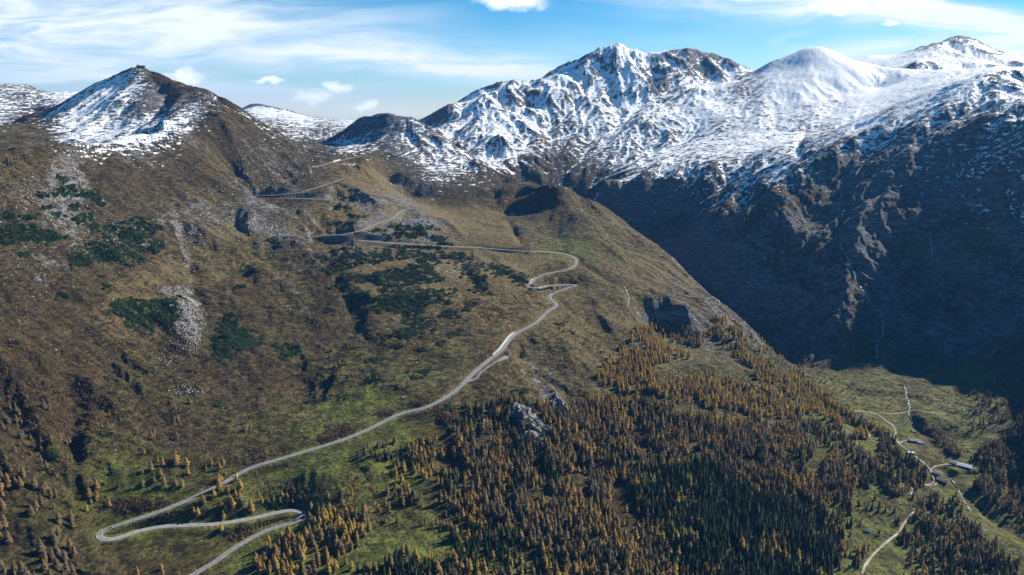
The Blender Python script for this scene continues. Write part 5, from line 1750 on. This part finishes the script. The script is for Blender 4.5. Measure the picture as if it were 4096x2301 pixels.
# ---- brown autumn scrub: low bushes over heath and along the road
SCRUB = [(-20, 900, 420, 160, 1190), (200, 1040, 200, 110, 1530), (120, 1110, 140, 90, 850), (620, 940, 160, 90, 680), (1000, 850, 180, 90, 850), (1200, 780, 120, 50, 714), (1250, 790, 70, 30, 442), (860, 1085, 60, 22, 442), (800, 1105, 50, 12, 272), (970, 1040, 40, 10, 153), (1130, 1045, 36, 20, 340), (1085, 1018, 50, 12, 221), (1215, 905, 34, 40, 272), (1240, 960, 40, 30, 204), (1330, 740, 30, 20, 272), (1400, 700, 60, 18, 272), (1340, 760, 50, 20, 238), (1290, 870, 30, 14, 153), (560, 1130, 160, 60, 714), (350, 1270, 90, 20, 510), (380, 1300, 60, 10, 204), (1500, 1090, 200, 80, 1020), (1330, 1100, 90, 50, 595), (1560, 1270, 40, 80, 714), (2200, 1250, 120, 60, 544), (2300, 1000, 220, 40, 646), (2400, 1090, 120, 40, 510), (700, 1240, 80, 30, 153), (900, 1240, 60, 60, 340), (600, 1340, 60, 20, 170), (980, 1280, 80, 60, 442), (2000, 900, 90, 50, 272), (1450, 950, 120, 60, 374), (1700, 950, 60, 30, 204), (2250, 1010, 260, 50, 500), (2420, 1010, 140, 60, 500), (1400, 880, 200, 60, 500), (500, 880, 300, 120, 900), (700, 760, 300, 120, 700), (1550, 740, 160, 50, 250), (300, 760, 300, 100, 700)]
U_, V_ = [], []
for u, v, ru, rv, n in SCRUB:
    U_.append(u + rng.normal(0, .5, n) * ru)
    V_.append(v + rng.normal(0, .5, n) * rv)
U_, V_ = np.concatenate(U_), np.concatenate(V_)
P = hits_many(U_, V_)
fa2 = (P[:, 0] / P[:, 1] - A0) / (A1 - A0) * (NA - 1)
keep = (sample_grid(np.minimum(road_d, 100.0), fa2, np.interp(np.log(P[:, 1]), gl, np.arange(NL))) > 8) & (P[:, 1] < 2600) & (fbm(P[:, 0], P[:, 1], 30, 3, 310) > -.12)
keep &= np.array([kd.find((a, b, 0))[2] for a, b in P[:, :2]]) > 5
P = P[keep]
n = len(P)
wd = rng.uniform(1.2, 3.2, n)
o = scatter('autumn_scrub', [tuft(rr_, 16, .9) for _ in range(6)], rng.integers(0, 6, n), P, wd, wd, rng.uniform(0, 6.28, n), np.clip(rng.normal(.35, .25, n), 0, 1), M_SCRUB)
tag(o, 'low brown autumn scrub on the heath and beside the road', kind='stuff')

# ---- loose boulders and scree
SCREE = [(100, 480, 110, 60, 700), (150, 520, 70, 60, 700), (240, 600, 90, 60, 500), (330, 560, 40, 10, 160), (340, 600, 60, 40, 300), (480, 800, 30, 60, 900), (450, 770, 30, 30, 300), (490, 850, 20, 40, 300), (640, 570, 70, 28, 1100), (700, 590, 40, 20, 450), (660, 400, 90, 60, 500), (740, 450, 70, 30, 450), (480, 580, 20, 60, 260), (900, 500, 70, 20, 500), (880, 640, 50, 24, 420), (1060, 560, 60, 20, 600), (1100, 605, 60, 20, 500), (980, 620, 110, 14, 300), (1140, 690, 50, 30, 320), (1180, 660, 60, 20, 240), (1000, 450, 60, 30, 400), (1060, 470, 50, 30, 300), (470, 985, 40, 20, 110), (60, 700, 160, 160, 225), (350, 700, 200, 120, 135), (1100, 560, 40, 20, 100), (1385, 1010, 40, 25, 60), (560, 1100, 220, 70, 58), (900, 1040, 120, 60, 60), (850, 760, 160, 90, 72), (600, 470, 120, 40, 300), (400, 900, 60, 50, 120)]
U_, V_ = [], []
for u, v, ru, rv, n in SCREE:
    U_.append(u + rng.normal(0, .55, n) * ru)
    V_.append(v + rng.normal(0, .55, n) * rv)
U_, V_ = np.concatenate(U_), np.concatenate(V_)
P = hits_many(U_, V_)
fa2 = (P[:, 0] / P[:, 1] - A0) / (A1 - A0) * (NA - 1)
keep = (sample_grid(np.minimum(road_d, 100.0), fa2, np.interp(np.log(P[:, 1]), gl, np.arange(NL))) > 8) & (P[:, 1] < 3200)
P = P[keep]
n = len(P)


def stone(r_):
    import itertools
    v = np.array(list(itertools.product((-1, 1), repeat=3)), float) * r_.uniform(.35, 1.0, (8, 3))
    q = [(0, 2, 3, 1), (4, 5, 7, 6), (0, 1, 5, 4), (2, 6, 7, 3), (0, 4, 6, 2), (1, 3, 7, 5)]
    f = []
    for a, b, c, d in q:
        f += [(a, b, c), (a, c, d)]
    return v, np.array(f)


sz = np.clip(rng.lognormal(-.35, .5, n), .3, 2.1) * (.5 + P[:, 1] / 2600)
o = scatter('scree_boulders', [stone(rr_) for _ in range(8)], rng.integers(0, 8, n), P, sz * .7, sz, rng.uniform(0, 6.28, n), rng.random(n), M_STONE)
tag(o, 'pale boulders and scree lying over the slopes', kind='stuff')


# ------------------------------------------------------------------ rock outcrops that stand out of the wood
def crag_mat():
    m, w, b = material('schist_crag')
    geo = w.node('ShaderNodeNewGeometry')
    P_ = geo.outputs['Position']
    rot = w.node('ShaderNodeMapping')
    rot.inputs['Rotation'].default_value = (R(30), R(35), R(20))
    rot.inputs['Scale'].default_value = (1, 1, 5)
    w.put(rot.inputs[0], P_)
    n = w.noise(rot.outputs[0], .13, 9, .65, .4)
    n2 = w.noise(P_, .5, 7, .6)
    c = w.mix(w.step(n, .36, .62), (.030, .028, .027), (.30, .29, .28))
    c = w.mix(w.math('MULTIPLY', w.step(n2, .52, .7), .6), c, (.52, .51, .49))
    c = w.mix(w.math('MULTIPLY', w.step(w.noise(P_, .06, 5, .6), .56, .66), .7), c, (.12, .095, .03))
    w.put(b.inputs['Base Color'], c)
    bp = w.node('ShaderNodeBump')
    bp.inputs['Distance'].default_value = 2.5
    w.put(bp.inputs['Height'], w.math('ADD', n, w.math('MULTIPLY', n2, .4)))
    w.l.new(bp.outputs[0], b.inputs['Normal'])
    return m


M_CRAG = crag_mat()


def crag(px, w_, d_, h_, yaw, seed, label):
    """a broken cliff: steep towards the valley, running into the slope behind"""
    p = hit(*px)
    n = 110
    ex, ey = w_ * 1.5, d_ * 1.7
    gx2, gy2 = np.meshgrid(np.linspace(-ex, ex, n), np.linspace(-ey, ey, n), indexing='ij')
    c, s_ = math.cos(R(yaw)), math.sin(R(yaw))
    wxp, wyp = p[0] + gx2 * c - gy2 * s_, p[1] + gx2 * s_ + gy2 * c
    n1 = fbm(wxp + seed * 91, wyp, w_ * .9, 5, seed)
    n2 = fbm(wxp * 1.6 + wyp * .8, wyp * .5 + seed * 31, w_ * .30, 6, seed + 5, .6, ridged=True)
    gxn, gyn = gx2 / w_ + .35 * n1, gy2 / d_ + .3 * n2 * .5
    back = smooth(gyn, 1.25, -.25)
    front = smooth(gyn, -.95, -.55)
    side = smooth(np.abs(gxn), 1.15, .45)
    m_ = back * front * side
    m_ = m_ * smooth(fbm(wxp + 7 * seed, wyp, w_ * .7, 5, seed + 13, .6) + m_ * .9, .0, .55)
    hh = h_ * m_ * (.62 + .75 * n1 + .45 * n2)
    dip = (hh + .5 * gx2) / (h_ * .16)
    hh = hh + m_ * (np.floor(dip) + smooth(dip - np.floor(dip), .5, 1.0) - dip) * h_ * .11
    hh += .06 * h_ * m_ * fbm(wxp, wyp, 3.5, 3, seed + 9, .6, ridged=True)
    # the face leans out over the valley and tumbles
    zz = HZ(wxp, wyp) + hh - 1.6 * (1 - smooth(m_, .02, .2)) - .4
    lean = hh / h_ * d_ * .28 * front
    X2 = wxp + s_ * lean * 0
    Y2 = wyp - lean
    me = grid_mesh('rock_outcrop', X2 - p[0], Y2 - p[1], zz - p[2])
    me.materials.append(M_CRAG)
    o = link('rock_outcrop', me)
    o.location = (p[0], p[1], p[2])
    tag(o, label, 'rock', 'grey crags in the larch wood')


crag((1402, 1018), 26, 30, 15, 14, 3, 'sharpest and highest grey crag, rising out of the larches')
crag((1425, 1042), 20, 24, 10, 30, 33, 'grey slab leaning against the right foot of the sharpest crag')
crag((1310, 1032), 26, 30, 13, -24, 8, 'broad broken grey crag left of the sharpest one')
crag((1340, 1062), 30, 34, 12, -18, 44, 'long grey slab running down from the broad broken crag')
crag((1335, 1098), 26, 26, 11, -10, 12, 'lowest dark grey crag at the foot of the long slab')
crag((1375, 1076), 14, 18, 8, 10, 19, 'small grey rib between the long slab and the sharpest crag')
crag((1218, 1068), 14, 16, 8, 20, 15, 'small dark crag half hidden among bare larches')
crag((476, 756), 30, 22, 9, -8, 21, 'dark broken cliff at the end of the golden ledge')
crag((1552, 1158), 10, 10, 6, 25, 25, 'little grey knob of rock deep in the wood')
